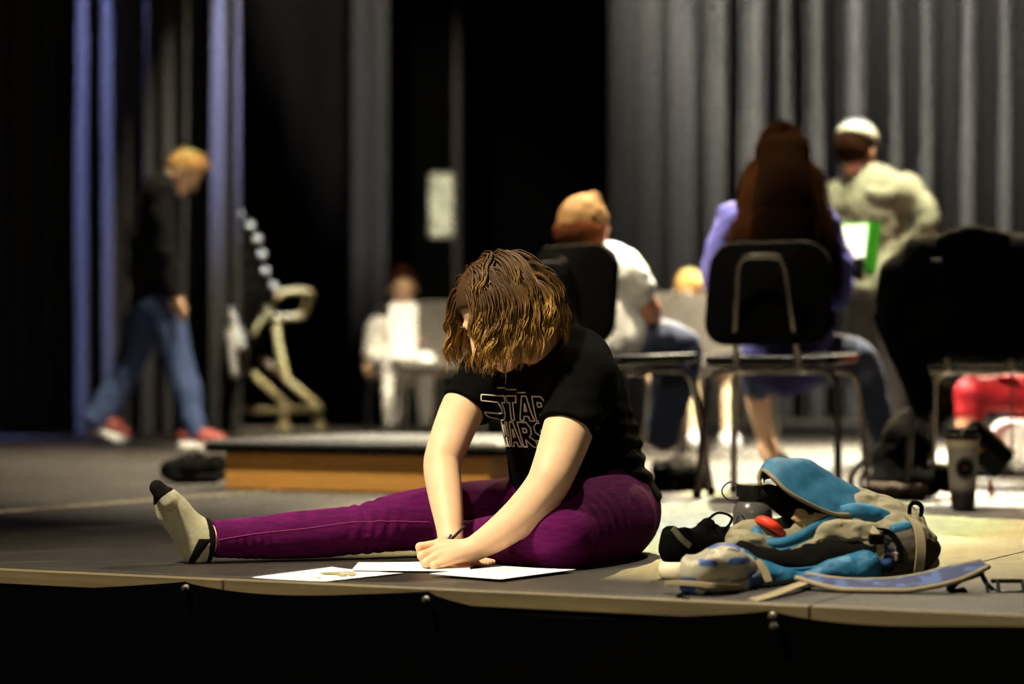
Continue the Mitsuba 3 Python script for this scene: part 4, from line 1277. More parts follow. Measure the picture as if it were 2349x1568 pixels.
def long_hair():
    r = np.random.default_rng(33)
    V, F_, C, n_at = [], [], [], 0
    core = Solid(0.03)
    core.ell(hc3 + hR3 @ [-.015, 0, .03], (.090, .098, .104), hR3)
    core.chain([P(1796, 360, D - .05), P(1797, 440, D - .10), P(1796, 540, D - .155), P(1794, 640, D - .165), P(1796, 720, D - .165)], [.088, .108, .130, .135, .110])
    m = core.mesh(0.008, cuts=[(hR3 @ [1.0, 0, -.2], hc3 + hR3 @ [.055, 0, 0]), ((0, 1, 0), (0, D + 0.02, 0))])
    # press the fall of hair flat against the back
    k = np.clip((hc3[2] - 0.02 - m.vertices[:, 2]) / 0.15, 0, 1)
    m.vertices[:, 1] = m.vertices[:, 1] * (1 - 0.35 * k) + 0.35 * k * (D - 0.155)
    V.append(m.vertices)
    F_.append(m.faces)
    C.append(np.repeat([[0.004, 0.0017, 0.0008]], len(m.vertices), 0))
    n_at = len(m.vertices)
    for i in range(420):
        a = r.uniform(-1, 1)
        top = hc3 + hR3 @ np.array([-0.02 - 0.085 * math.sqrt(max(0, 1 - a * a)) * r.uniform(.2, 1), 0.084 * a, 0.125 - 0.07 * a * a])
        x1 = 1792 + 132 * a + (6 if a > 0 else 0)
        pts = [top, P(1796 + 66 * a, 375, D - 0.105 * math.sqrt(max(0.0, 1 - a * a)) - .01), P(1796 + 98 * a, 460, D - .05 - 0.125 * math.sqrt(max(0, 1 - a * a))), P(1794 + 120 * a, 545, D - .09 - 0.13 * math.sqrt(max(0, 1 - a * a))),
               P(x1, 625, D - .11 - 0.12 * math.sqrt(max(0, 1 - a * a))), P(x1 - 8 * a + r.uniform(-6, 6), 700 + r.uniform(0, 45) - 60 * a * a, D - .13 - 0.08 * math.sqrt(max(0, 1 - a * a)))]
        q = spline(pts, 5) + r.normal(0, 1, 3) * 0.004
        q[:, 0] += 0.004 * np.sin(np.linspace(0, 9, len(q)) + i)
        tb = tube(q, [.0025, .0042, .0042, .0012], 4)
        t = np.concatenate([np.repeat(np.linspace(0, 1, len(q)), 4), [0, 1]])
        tone = r.uniform(0.6, 1.35)
        V.append(tb.vertices)
        F_.append(tb.faces + n_at)
        C.append((np.array([0.013, 0.0042, 0.0015]) * (1 - t[:, None]) + np.array([0.007, 0.0028, 0.0012]) * t[:, None]) * tone)
        n_at += len(tb.vertices)
    return trimesh.Trimesh(np.vstack(V), np.vstack(F_), process=False), np.vstack(C)


m, c = long_hair()
put('hair', m, 'long_hair_mat', w3, smooth=True, color=c)
g3 = floor_pt(1772, D + .62)
shoe('shoe', g3 + [0, 0, .035], g3 + [0.06, 0.21, 0.008], 0.075, 'black_mat', 'black_mat', w3, 0.042, up=(0.05, .2, 1))
g3 = floor_pt(2035, D + .26)
shoe('shoe', g3, g3 + [0.10, 0.20, 0], 0.075, 'black_mat', 'black_mat', w3, 0.042)

# --- the person standing in a pale hoodie and a cap
D = 11.3
w4 = thing('person', 'person in a pale grey hoodie and backward cap standing with a hand on the hip', 'person')
hc4, hR4 = P(1967, 345, D), head_frame((0.62, 0.76, -0.05))
torso4 = [('h', [P(2012, 655, D), P(2012, 580, D), P(2008, 500, D), P(2002, 440, D), P(1996, 412, D)], [.145, .140, .150, .135, .085]), ('c', P(1930, 450, D + .06), P(2078, 440, D - .05), .078, .078)]
arm4 = [('h', [P(1928, 452, D + .05), P(1912, 520, D + .04), P(1916, 580, D + .10), P(1960, 600, D + .24)], [.082, .072, .062, .052]),
        ('h', [P(2080, 440, D - .05), P(2112, 470, D - .08), P(2126, 500, D - .10), P(2110, 535, D - .08), P(2078, 560, D - .06)], [.076, .068, .062, .054, .046])]
leg4 = [('h', [P(1985, 670, D + .05), P(1990, 780, D + .05), P(1998, 880, D + .06), P(2010, 1030, D + .06)], [.105, .085, .064, .048]),
        ('h', [P(2045, 670, D - .05), P(2050, 780, D - .05), P(2052, 880, D - .05), P(2050, 1035, D - .05)], [.105, .085, .064, .048])]
B = Solid(0.03)
add(B, torso4 + arm4 + leg4, -0.016)
B.cone(P(1995, 415, D), hc4 - hR4[:, 2] * 0.07 - hR4[:, 0] * 0.02, 0.060, 0.056)
add_face(B, hc4, hR4, 1.05)
hand(B, P(2078, 560, D - .06), P(2050, 590, D - .02), (0, .4, .7), 0.03)
hand(B, P(1960, 600, D + .24), P(1990, 600, D + .3), (0, .4, .7), 0.03)
put('body', B.mesh(0.009), 'skin_pink_mat', w4, smooth=True)
S = Solid(0.04)
add(S, torso4 + arm4)
hem = [(math.cos(a) * .148, math.sin(a) * .132) for a in np.linspace(0, 2 * np.pi, 25)[:-1]]
put('hoodie', S.mesh(0.010, disp=folds(0.10, 0.022, seed=12), cuts=[((0, 0, -1), P(2010, 668, D))]), 'hoodie_mat', w4, smooth=True)
H = Solid(0.03)
H.chain([P(1962, 425, D - .02), P(1990, 440, D - .10), P(2026, 450, D - .12), P(2052, 428, D - .06), P(2040, 408, D + .02)], [.030, .040, .045, .036, .028])
put('hood', H.mesh(0.009, disp=folds(0.05, 0.01, seed=13)), 'hoodie_mat', w4, smooth=True)
S = Solid(0.03)
add(S, leg4)
S.ell(P(2014, 672, D), (.15, .14, .11))
put('leggings', S.mesh(0.010), 'tights_mat', w4, smooth=True)
short_hair(hc4, hR4, 'dark_hair_mat', w4, 1.05, seed=14, grow=1.02)
Cp = Solid(0.02)
Cp.ell(hc4 + hR4 @ [-.010, 0, .050], np.array([.118, .098, .095]), hR4)
put('cap', Cp.mesh(0.007, cuts=[(-(hR4 @ np.array([.25, 0, 1.0])), hc4 + hR4 @ [0, 0, .045])]), 'cap_mat', w4, smooth=True)
for q in ((2000, D + .06), (2046, D - .05)):
    g4 = floor_pt(*q)
    shoe('shoe', g4, g4 + [0.12, 0.22, 0], 0.075, 'black_mat', 'black_mat', w4)

# --- two people seated far back, and one in red at the right edge
def seated(label, D, u, seat_v, s, face, shirt, pants, hair, head_uv, knee_du, bare=False, shoe_m='black_mat', seed=0, bow=-.3, arms=None):
    t = thing('person', label, 'person')
    hc, hR = P(head_uv[0], head_uv[1], D - .05), head_frame((face[0], face[1], bow))
    pel = P(u, seat_v, D)
    k = FOC / D
    sh_z = hc[2] - 0.24
    tor = [('h', [pel + [0, 0, .02], pel + [0, -.01, .20], np.array([pel[0] * .4 + hc[0] * .6, D - .02, sh_z - .04]), np.array([hc[0], D - .03, sh_z + .06])], [.140, .130, .125, .08]),
           ('c', np.array([hc[0] - .15, D - .02, sh_z]), np.array([hc[0] + .15, D - .02, sh_z]), .068, .068)]
    fw = np.array([face[0], face[1], 0]) / np.hypot(face[0], face[1])
    sd = np.array([fw[1], -fw[0], 0])
    legs = []
    for e in (-1, 1):
        kn = pel + fw * .40 + sd * e * .10 + [0, 0, .02]
        ft = kn + fw * .03
        ft[2] = 0.09
        legs.append(('h', [pel + sd * e * .09, pel + fw * .2 + sd * e * .1 + [0, 0, .01], kn, (kn + ft) / 2 + fw * .01, ft], [.10, .090, .064, .056, .042]))
    ar = []
    for e in (-1, 1):
        s0 = np.array([hc[0] + .17 * e, D - .02, sh_z - .01])
        el = s0 + [0.03 * e, 0, -.27] + fw * .05
        wr = pel + fw * .26 + sd * .0 + np.array([.06 * e, 0, .14])
        ar.append(('h', [s0, el, wr], [.062, .050, .038]))
    B = Solid(0.03)
    add(B, tor + ar, -.012)
    add(B, legs, -.012)
    B.cone(np.array([hc[0], D - .03, sh_z + .05]), hc - hR[:, 2] * .06, .056, .052)
    add_face(B, hc, hR)
    for a_ in ar:
        hand(B, a_[1][2], a_[1][2] + fw * .16 + [0, 0, .02], sd, .03)
    put('body', B.mesh(0.010), 'skin_mat', t, smooth=True)
    S = Solid(0.03)
    add(S, tor)
    for a_ in ar:
        S.chain([a_[1][0], (a_[1][0] + a_[1][1]) / 2 + [0, 0, -.02]], [.068, .060])
    put('shirt', S.mesh(0.011, disp=folds(.09, .012, seed=seed)), shirt, t, smooth=True)
    S = Solid(0.03)
    for q in legs:
        S.chain(q[1][:3] if bare else q[1], q[2][:3] if bare else q[2])
    S.ell(pel, (.15, .15, .10))
    put('trousers' if not bare else 'shorts', S.mesh(0.011, disp=folds(.09, .012, seed=seed + 1)), pants, t, smooth=True)
    if hair:
        short_hair(hc, hR, hair, t, seed=seed)
    for q in legs:
        h = q[1][-1].copy()
        h[2] = 0
        shoe('shoe', h - fw * .07, h + fw * .19, .07, shoe_m, 'white_mat', t)
    return t, hc, hR, pel, fw, sd, legs


tl, *_r = seated('dark-haired person in white far back left, half hidden by a white sheet', 14.9, 928, 842, 0, (0.1, -1), 'white_mat', 'white_mat', 'brown_hair_mat', (925, 660), 0, seed=31, bow=-.15)
sl = thing('paper_sheet', 'white sheet of music held up by the far person in white at the left', 'paper')
put('sheet', bevel_box(.17, .004, .34, .001, at=P(925, 758, 14.35)), 'paper_mat2', sl, smooth=False)
tb_, bh, bR, bp_, bf, bs, bl = seated('blond person in black with bare legs far back, head bowed over papers', 13.9, 1590, 800, 0, (0.15, -1), 'sweater_mat', 'black_cloth_mat', 'blond_mat', (1581, 668), 0, bare=True, shoe_m='white_mat', seed=41, bow=-.75)
sl = thing('paper_sheet', 'cream sheet on the lap of the far blond person, beside the long-haired woman', 'paper')
c = P(1645, 792, 13.42)
put('sheet', bevel_box(.23, .16, .004, .001, at=c, R=frame((.96, .0, .22), (-.1, .7, .55))), 'paper_mat2', sl, smooth=False)

w5 = thing('person', 'person dressed in red sitting low at the right edge behind the jacket', 'person')
D = 9.9
pel5, kn5, ft5 = P(2480, 905, D), P(2232, 905, D - .12), np.array([P(2195, 905, D)[0], D - .14, .09])
hc5, hR5 = P(2440, 480, D), head_frame((-1, -.2, -.2))
B = Solid(.03)
tor5 = [('h', [pel5, P(2470, 780, D), P(2440, 640, D), P(2436, 580, D)], [.15, .14, .14, .08]), ('c', P(2400, 640, D - .14), P(2470, 640, D + .14), .07, .07)]
lg5 = [('h', [pel5 + [0, -.06, 0], (pel5 + kn5) / 2 + [0, -.02, .01], kn5], [.10, .085, .064])]
arm5 = [('h', [P(2400, 620, D - .14), P(2372, 740, D - .2), P(2300, 828, D - .16), P(2262, 832, D - .15)], [.066, .054, .046, .04])]
low5 = [('h', [kn5, (kn5 + ft5) / 2, ft5], [.058, .052, .04])]
add(B, tor5 + lg5 + arm5, -.014)
add(B, low5)
B.cone(P(2438, 590, D), hc5 - hR5[:, 2] * .07, .056, .052)
add_face(B, hc5, hR5)
hand(B, P(2262, 832, D - .15), P(2215, 842, D - .15), (0, -.7, .2), .03)
put('body', B.mesh(.010), 'skin_pink_mat', w5, smooth=True)
S = Solid(.03)
add(S, tor5 + arm5)
mat('pink_shirt_mat', lin(225, 75, 90), 0.8)
put('shirt', S.mesh(.011, disp=folds(.09, .014, seed=51)), 'pink_shirt_mat', w5, smooth=True)
S = Solid(.03)
add(S, lg5)
S.chain([kn5, (kn5 * 2 + ft5) / 3], [.066, .060])
S.ell(pel5, (.16, .16, .13))
put('trousers', S.mesh(.011, disp=folds(.09, .014, seed=52)), 'red_mat', w5, smooth=True)
short_hair(hc5, hR5, 'brown_hair_mat', w5, seed=53)
fz5 = np.array([ft5[0] + .05, ft5[1], 0])
shoe('shoe', fz5, fz5 + [-.26, -.02, 0], .07, 'white_mat', 'white_mat', w5)
bx = thing('seat_cushion', 'rumpled white bundle on the deck under the person in red', 'cushion')
S = Solid(.03)
S.ell(np.array([pel5[0] + .02, D, .13]), (.42, .24, .14))
S.ell(np.array([pel5[0] - .25, D - .02, .07]), (.25, .2, .08))
put('cover', S.mesh(.012, cuts=[((0, 0, -1), (0, 0, .001))], disp=folds(.10, .05, seed=54)), 'white_mat', bx, smooth=True)

# ---------------------------------------------------------------- the open backpack near the front edge
mat('pack_blue_mat', mikit.proc(lambda p, n, uv: mikit.mix((0.006, 0.075, 0.18), (0.018, 0.17, 0.33), mikit.fbm(p.x * 40, p.y * 40, p.z * 40, 3))), 0.6)
mat('pack_deep_blue_mat', mikit.proc(lambda p, n, uv: mikit.mix((0.004, 0.016, 0.09), (0.026, 0.07, 0.22), mikit.smoothstep(0.50, 0.66, mikit.fbm(p.x * 45, p.y * 45, p.z * 45, 2)))), 0.7)
mat('pack_grey_mat', mikit.proc(lambda p, n, uv: mikit.mix((0.15, 0.135, 0.085), (0.27, 0.245, 0.165), mikit.fbm(p.x * 35, p.y * 35, p.z * 35, 3))), 0.75)
mat('pack_tan_mat', lin(135, 124, 98), 0.75)
mat('pack_shaded_mat', lin(50, 45, 34), 0.8)  # olive grey cloth darkened to stand for shading on the side
mat('lining_mat', [0.004, 0.004, 0.004], 0.9, spec=0.1)
mat('orange_mat', lin(240, 62, 30), 0.55)
mat('tan_cloth_mat', lin(175, 150, 100), 0.85)

bp = thing('backpack', 'blue and olive grey hiking backpack lying open near the front edge of the stage', 'backpack')


def lumps(rows, k=0.02, h=0.0045, amp=0.011, sc=0.045, seed=0, cuts=(), extra=None):
    S = Solid(k)
    pts, rs = PR(*rows)
    S.chain(pts, rs)
    if extra:
        extra(S)
    return S.mesh(h, disp=folds(sc, amp, (1, 1, 1.6), seed), cuts=[((0, 0, -1), (0, 0, 0.0015))] + list(cuts))


def hollow(S):
    S.chain(*PR((1752, 1182, 4.87, .040), (1800, 1195, 4.87, .046), (1860, 1182, 4.88, .034)), k=0.012, sub=True)


put('body', lumps([(1728, 1262, 4.85, .058), (1800, 1258, 4.88, .072), (1900, 1252, 4.90, .080), (2000, 1250, 4.92, .085), (2068, 1258, 4.90, .072)], 0.025, seed=61, amp=0.016, extra=lambda S: (S.chain(*PR((1925, 1172, 4.95, .040), (1995, 1180, 4.95, .042), (2072, 1204, 4.93, .044))), hollow(S))), 'pack_grey_mat', bp, smooth=True)
put('lining', lumps([(1764, 1130, 4.885, .018), (1800, 1150, 4.90, .028), (1850, 1172, 4.91, .030), (1900, 1182, 4.91, .022)], amp=0.004, seed=60), 'lining_mat', bp, smooth=True)
put('lining', lumps([(1750, 1206, 4.885, .020), (1800, 1222, 4.885, .026), (1870, 1205, 4.90, .022)], amp=0.004, seed=62), 'lining_mat', bp, smooth=True)
put('pocket_band', lumps([(1690, 1240, 4.82, .022), (1728, 1243, 4.795, .027), (1790, 1262, 4.785, .016), (1850, 1250, 4.790, .018), (1900, 1226, 4.805, .025), (1958, 1222, 4.815, .029), (2004, 1240, 4.815, .028)], 0.012, seed=63, amp=0.016, sc=0.035), 'pack_grey_mat', bp, smooth=True)
put('mesh_pocket', lumps([(1712, 1272, 4.790, .030), (1790, 1288, 4.785, .034), (1890, 1280, 4.790, .036), (1985, 1270, 4.810, .032)], amp=0.006, seed=64), 'lining_mat', bp, smooth=True)
put('lower_panel', lumps([(1690, 1298, 4.760, .036), (1735, 1314, 4.745, .031), (1820, 1331, 4.735, .019), (1900, 1318, 4.750, .027), (1985, 1300, 4.775, .036)], 0.012, seed=65, amp=0.010), 'pack_blue_mat', bp, smooth=True)
put('side_panel', lumps([(2020, 1290, 4.815, .035), (2060, 1275, 4.835, .046), (2090, 1262, 4.860, .050), (2108, 1255, 4.93, .040)], seed=66, amp=0.012), 'pack_shaded_mat', bp, smooth=True)
put('blue_patch', lumps([(2052, 1213, 4.840, .012), (2080, 1210, 4.845, .014), (2108, 1214, 4.870, .012)], amp=0.002, seed=67), 'pack_blue_mat', bp, smooth=True)
put('blue_patch', lumps([(1920, 1176, 4.862, .013), (1975, 1172, 4.868, .018), (2030, 1184, 4.875, .014)], amp=0.006, sc=0.03, seed=68), 'pack_blue_mat', bp, smooth=True)
put('blue_patch', lumps([(2010, 1280, 4.770, .010), (2035, 1290, 4.775, .014), (2040, 1262, 4.785, .009)], amp=0.004, seed=69), 'pack_deep_blue_mat', bp, smooth=True)
# raised lid: a curved shell with its own lining
rim = spline([P(1744, 1112, 4.825), P(1741, 1092, 4.83), P(1750, 1077, 4.83), P(1775, 1096, 4.800), P(1806, 1126, 4.790), P(1852, 1153, 4.800), P(1909, 1177, 4.830), P(1955, 1180, 4.86)], 5)
ridge = spline([P(1743, 1112, 4.845), P(1742, 1085, 4.85), P(1770, 1068, 4.865), P(1803, 1066, 4.880), P(1856, 1077, 4.905), P(1909, 1104, 4.930), P(1962, 1130, 4.945), P(2005, 1150, 4.95)], 5)
rear = spline([P(1748, 1120, 4.88), P(1748, 1100, 4.91), P(1772, 1090, 4.94), P(1806, 1092, 4.97), P(1858, 1112, 4.99), P(1909, 1140, 5.00), P(1962, 1164, 5.00), P(2005, 1180, 5.00)], 5)


def shell(off, inset=0.0):
    rows = []
    for t in np.linspace(0, 1, 13):
        a, b = (rim, ridge) if t < 0.5 else (ridge, rear)
        s = (t * 2) % 1 if t < 1 else 1.0
        c = a * (1 - s) + b * s
        bulge = 0.020 * math.sin(math.pi * min(t * 1.0, 1)) if t < 1 else 0
        rows.append(c + np.array([-0.0, -0.35, 0.9]) * bulge * np.sin(np.linspace(0.25, 2.9, len(c)))[:, None])
    g = np.array(rows)
    du, dv = np.gradient(g, axis=1), np.gradient(g, axis=0)
    nrm = np.cross(du, dv)
    nrm /= np.linalg.norm(nrm, axis=2, keepdims=True) + 1e-9
    if nrm[6, 20, 2] < 0:
        nrm = -nrm
    wr = (meshkit.fbm(g / 0.05, 3, 71) - 0.5)[..., None] * 0.012
    outer, inner = g + nrm * wr, g + nrm * (wr - 0.007)
    n, m = g.shape[:2]

    def quad(flip):
        f = []
        for i in range(n - 1):
            for j in range(m - 1):
                q = [i * m + j, i * m + j + 1, (i + 1) * m + j + 1, (i + 1) * m + j]
                f += [[q[0], q[1], q[2]], [q[0], q[2], q[3]]] if not flip else [[q[0], q[2], q[1]], [q[0], q[3], q[2]]]
        return np.array(f)
    return trimesh.Trimesh(outer.reshape(-1, 3), quad(False), process=False), trimesh.Trimesh(inner.reshape(-1, 3), quad(True), process=False)


lid_o, lid_i = shell(0)
k = put('lid', lid_o, 'pack_blue_mat', bp, smooth=True)
put('lining', lid_i, 'lining_mat', k, smooth=True)
put('piping', tube(rim + [0, -.002, 0], 0.0040, 8), 'pack_tan_mat', k, smooth=True)
put('rear_panel', lumps([(1915, 1140, 4.955, .022), (1960, 1150, 4.96, .028), (2010, 1166, 4.96, .030), (2070, 1188, 4.95, .030)], amp=0.008, seed=72), 'pack_grey_mat', bp, smooth=True)
# blue edge of the opening
r1 = [P(1738, 1196, 4.83), P(1736, 1222, 4.805), P(1752, 1242, 4.785), P(1790, 1246, 4.775), P(1833, 1232, 4.785), P(1871, 1208, 4.805), P(1912, 1184, 4.835)]
put('opening_rim', tube(r1, [.006, .012, .013, .012, .011, .010, .008], 10, 6), 'pack_blue_mat', bp, smooth=True)
put('opening_rim', tube([q + np.array([0, -.008, -.013]) for q in r1], [.003, .0045, .0045, .0045, .0045, .004, .003], 8, 6), 'pack_blue_mat', bp, smooth=True)
r2 = [P(1700, 1240, 4.79), P(1735, 1262, 4.765), P(1790, 1276, 4.765), P(1840, 1262, 4.77), P(1880, 1236, 4.78), P(1930, 1212, 4.79)]
put('piping', tube(r2, .0028, 6, 6), 'pack_tan_mat', bp, smooth=True)
r3 = [P(1690, 1268, 4.745), P(1740, 1288, 4.735), P(1800, 1304, 4.74), P(1870, 1300, 4.745), P(1940, 1276, 4.76), P(1990, 1266, 4.775)]
put('piping', tube(r3, .0034, 6, 6), 'pack_blue_mat', bp, smooth=True)
# webbing, loops, buckles
put('strap_loop', strap([P(1692, 1346, 4.70), P(1702, 1316, 4.71), P(1720, 1292, 4.712), P(1738, 1290, 4.708), P(1752, 1308, 4.70), P(1762, 1346, 4.69)], .016, .003, up=(0.1, -1, 0.2)), 'black_cloth_mat', bp)
put('strap_loop', strap([P(1727, 1287, 4.712), P(1742, 1292, 4.705), P(1754, 1310, 4.698), P(1763, 1334, 4.69)], .015, .003, up=(0.1, -1, 0.3)), 'pack_tan_mat', bp)
put('side_strip', strap([P(2086, 1182, 4.875), P(2104, 1206, 4.83), P(2112, 1245, 4.80), P(2110, 1292, 4.795), P(2102, 1332, 4.81)], .020, .004, up=(0.3, -1, 0)), 'pack_tan_mat', bp)
put('compression_strap', strap([P(1995, 1208, 4.80), P(2012, 1228, 4.77), P(2020, 1262, 4.765), P(2012, 1300, 4.765)], .014, .003, up=(-.1, -1, 0.2)), 'pack_tan_mat', bp)
put('compression_strap', strap([P(2006, 1215, 4.79), P(2040, 1222, 4.80), P(2062, 1250, 4.79), P(2064, 1290, 4.785)], .012, .003, up=(0, -1, 0.2)), 'black_cloth_mat', bp)
put('buckle', bevel_box(.030, .010, .020, .003, at=P(2010, 1236, 4.760), yaw=10), 'black_mat', bp)
put('buckle', bevel_box(.024, .009, .018, .003, at=P(2047, 1276, 4.775), yaw=-10), 'pack_tan_mat', bp)
put('grab_handle', strap([P(2086, 1184, 4.89), P(2088, 1160, 4.885), P(2100, 1152, 4.88), P(2114, 1162, 4.885), P(2112, 1184, 4.89)], .009, .004, up=(0.7, -.7, .2)), 'black_cloth_mat', bp)
# shoulder strap lying to the right, its buckle and tail
c0 = [np.array([P(u, 1300, d)[0], d, z]) for u, d, z in ((1838, 4.66, .024), (1900, 4.610, .016), (1960, 4.585, .012), (2050, 4.575, .013), (2130, 4.58, .022), (2200, 4.60, .036), (2258, 4.62, .050))]
cs = spline(c0, 8)
wid = np.interp(np.linspace(0, 1, len(cs)), [0, .2, .5, .8, 1], [.014, .024, .031, .030, .015])
prof = np.array([[np.array([-1.0, 0]), np.array([-.9, -.16]), np.array([.9, -.16]), np.array([1, 0]), np.array([.85, .17]), np.array([-.85, .17])]] * len(cs)) * wid[:, None, None]
sh = put('shoulder_strap', sweep(cs, prof, up=(0.0, -0.3, 1)), 'pack_deep_blue_mat', bp, smooth=40)
for e in (-1, 1):
    tan = np.gradient(cs, axis=0)
    side = np.cross(tan, np.array([0, -0.3, 1.0]))
    side /= np.linalg.norm(side, axis=1, keepdims=True)
    q = cs + side * (wid * 1.0 * e)[:, None]
    q[:, 2] = np.maximum(q[:, 2], 0.0055)
    put('piping', tube(q, .0052, 8), 'pack_tan_mat', sh, smooth=True)
put('webbing', strap([P(2246, 1314, 4.61), P(2225, 1322, 4.60), P(2196, 1332, 4.585), P(2180, 1350, 4.57), P(2196, 1356, 4.57), P(2216, 1352, 4.575)], .016, .003, up=(0, -.6, 1)), 'black_cloth_mat', sh)
put('webbing', strap([P(2250, 1312, 4.615), P(2262, 1336, 4.60), P(2280, 1354, 4.585)], .014, .003, up=(0.6, -.6, .5)), 'black_cloth_mat', sh)
k = put('buckle', bevel_box(.062, .006, .008, .002, at=P(2310, 1332, 4.60)), 'black_gloss_mat', sh)
for q in ((2262, 1342), (2288, 1344), (2345, 1342)):
    put('bar', tube([P(q[0], 1330, 4.60), P(q[0] + 4, 1360, 4.572)], .0035, 8), 'black_gloss_mat', k)
put('bar', tube([P(2268, 1359, 4.575), P(2346, 1357, 4.58)], .0040, 8), 'black_gloss_mat', k)
put('webbing', strap([Gd(1726, 1381) + [0, 0, .0035], Gd(1770, 1372) + [0, 0, .006], Gd(1815, 1362) + [0, 0, .012], Gd(1846, 1352) + [0, 0, .013], Gd(1850, 1345) + [0, 0, .006]], .020, .0028, up=(0, -.35, 1)), 'pack_tan_mat', bp)
put('webbing', strap([Gd(1700, 1352) + [0, 0, .006], Gd(1760, 1352) + [0, 0, .010], Gd(1830, 1348) + [0, 0, .014], Gd(1880, 1342) + [0, 0, .016]], .014, .003, up=(0, -.4, 1)), 'black_cloth_mat', bp)
put('cord', tube([Gd(1690, 1362) + [0, 0, .004], Gd(1640, 1366) + [0, 0, .004], Gd(1590, 1362) + [0, 0, .004], Gd(1560, 1368) + [0, 0, .004], Gd(1556, 1374) + [0, 0, .004], Gd(1580, 1378) + [0, 0, .004]], .0026, 6, 6), 'black_cloth_mat', bp)
# what sticks out of it
oi = thing('accessory', 'black item with an orange-red edge tucked in the open backpack', 'accessory')
put('edge', tube([P(1738, 1192, 4.815), P(1752, 1194, 4.80), P(1775, 1206, 4.79), P(1798, 1226, 4.80)], [.007, .0105, .0105, .007], 12, 6), 'orange_mat', oi, smooth=True)
put('inside', lumps([(1752, 1212, 4.830, .013), (1775, 1224, 4.825, .016)], amp=.002, seed=74, h=.004), 'lining_mat', oi, smooth=True)
tc = thing('cloth', 'crumpled tan cloth inside the open backpack under its raised lid', 'cloth')
put('fabric', lumps([(1838, 1186, 4.835, .015), (1858, 1198, 4.825, .017), (1885, 1188, 4.84, .013)], amp=.014, sc=.022, seed=75, h=.0035), 'tan_cloth_mat', tc, smooth=True)

# ---------------------------------------------------------------- shoes by the backpack
mat('shoe_grey_mat', mikit.proc(lambda p, n, uv: mikit.mix((0.36, 0.34, 0.27), (0.04, 0.09, 0.30), mikit.smoothstep(0.45, 0.55, mikit.noise(p.x * 30, p.y * 30, 2)) * (1 - mikit.smoothstep(0.030, 0.036, p.z)) + mikit.smoothstep(0.62, 0.66, mikit.noise(p.x * 38, p.y * 38, p.z * 70)) * mikit.smoothstep(0.050, 0.056, p.z))), 0.7)
mat('shoe_blue_mat', lin(30, 62, 140), 0.6)
mat('shoe_white_mat', lin(240, 228, 195), 0.55)
mat('lace_mat', lin(225, 215, 195), 0.8)


def laced(name, label, heel, d, m, sole_m, lace_m, ln=.27, h=.085, w=.043, sole=.03):
    t = thing(name, label, 'shoe')
    d = np.asarray(d, float) / np.linalg.norm(d)
    f, R, l_ = shoe(name, heel, heel + d * ln, h, m, sole_m, t, w, sole)
    for i in range(4):
        x = .40 + .08 * i
        z = sole + h * (.98 - .17 * i)
        put('lace', tube([f(x, z - .006, -w * .62), f(x + .02, z + .008, 0), f(x, z - .006, w * .62)], .0028, 6, 5), lace_m, t)
    put('lace', tube([f(.39, sole + h * .98, 0), f(.46, sole + h * 1.24, -.022), f(.56, sole + h * 1.10, -.032), f(.50, sole + h * .80, -.02), f(.40, sole + h * .96, .0)], .0026, 6, 6), lace_m, t)
    return t, f, R


hs = floor_pt(1516, 4.86)
t, f, R = laced('sneaker', 'black sneaker with a thick white sole left of the backpack', hs, (.86, .50, 0), 'black_cloth_mat', 'shoe_white_mat', 'black_cloth_mat', h=.082, sole=.030)
put('heel_stripe', strap([f(.02, .105, -.035), f(.08, .085, -.0385), f(.16, .068, -.040)], .012, .002, up=-R[:, 1]), 'pack_grey_mat', t)
hs = floor_pt(1584, 4.53)
t, f, R = laced('sneaker', 'grey and blue running shoe with pale laces tucked under the backpack', hs, (.62, .78, 0), 'shoe_grey_mat', 'shoe_grey_mat', 'lace_mat', ln=.20, h=.050, w=.042, sole=.020)
put('sole_arc', strap([f(.10, .016, .054), f(-.01, .020, .048), f(-.050, .022, 0), f(-.01, .020, -.048), f(.18, .016, -.055), f(.4, .012, -.057)], .014, .008, up=(0, 0, 1)), 'pack_tan_mat', t)
lc = Solid(.006)
for i, q in enumerate(((1625, 1283), (1640, 1276), (1655, 1290), (1648, 1302), (1666, 1300))):
    lc.ell(P(q[0], q[1], 4.60 + .012 * (i % 3)), (.013, .012, .010))
put('lace_knot', lc.mesh(.003, disp=folds(.012, .010, seed=77)), 'lace_mat', t, smooth=True)

# black shoes left by the platform
for i, (u, d, dx) in enumerate(((500, 9.22, (-.85, -.35, 0)), (520, 9.48, (-.95, -.2, 0)))):
    hs = floor_pt(u, d)
    laced('black_shoe', ['black shoe lying at the left end of the platform, nearer of two', 'black shoe lying at the left end of the platform, farther of two'][i], hs, dx, 'black_cloth_mat', 'black_mat', 'black_cloth_mat', ln=.26 if i else .2, h=.075)

# ---------------------------------------------------------------- water bottle
wb = thing('water_bottle', 'smoky grey wide-mouth water bottle with a black lid behind the backpack', 'bottle')
o = floor_pt(1726, 5.46)
mat('bottle_mat', mikit.proc(lambda p, n, uv: mikit.mix((0.030, 0.029, 0.030), (0.085, 0.082, 0.080), mikit.smoothstep(0.05, 0.075, p.z))), 0.22, spec=0.6)
put('body', lathe([(0, .001), (.038, .001), (.0435, .006), (.0445, .014), (.0445, .098), (.0435, .108), (.0385, .118), (.034, .124), (.031, .127), (.031, .136), (0, .136)], o, 40), 'bottle_mat', wb)
k = put('lid', lathe([(0, .136), (.0355, .136), (.037, .138), (.037, .160), (.0355, .1635), (.030, .165), (0, .165)], o, 40), 'black_gloss_mat', wb)
put('collar', lathe([(.031, .126), (.0335, .127), (.0335, .132), (.031, .133)], o, 40), 'black_gloss_mat', wb)
mat('loop_mat', lin(70, 45, 60), 0.5)
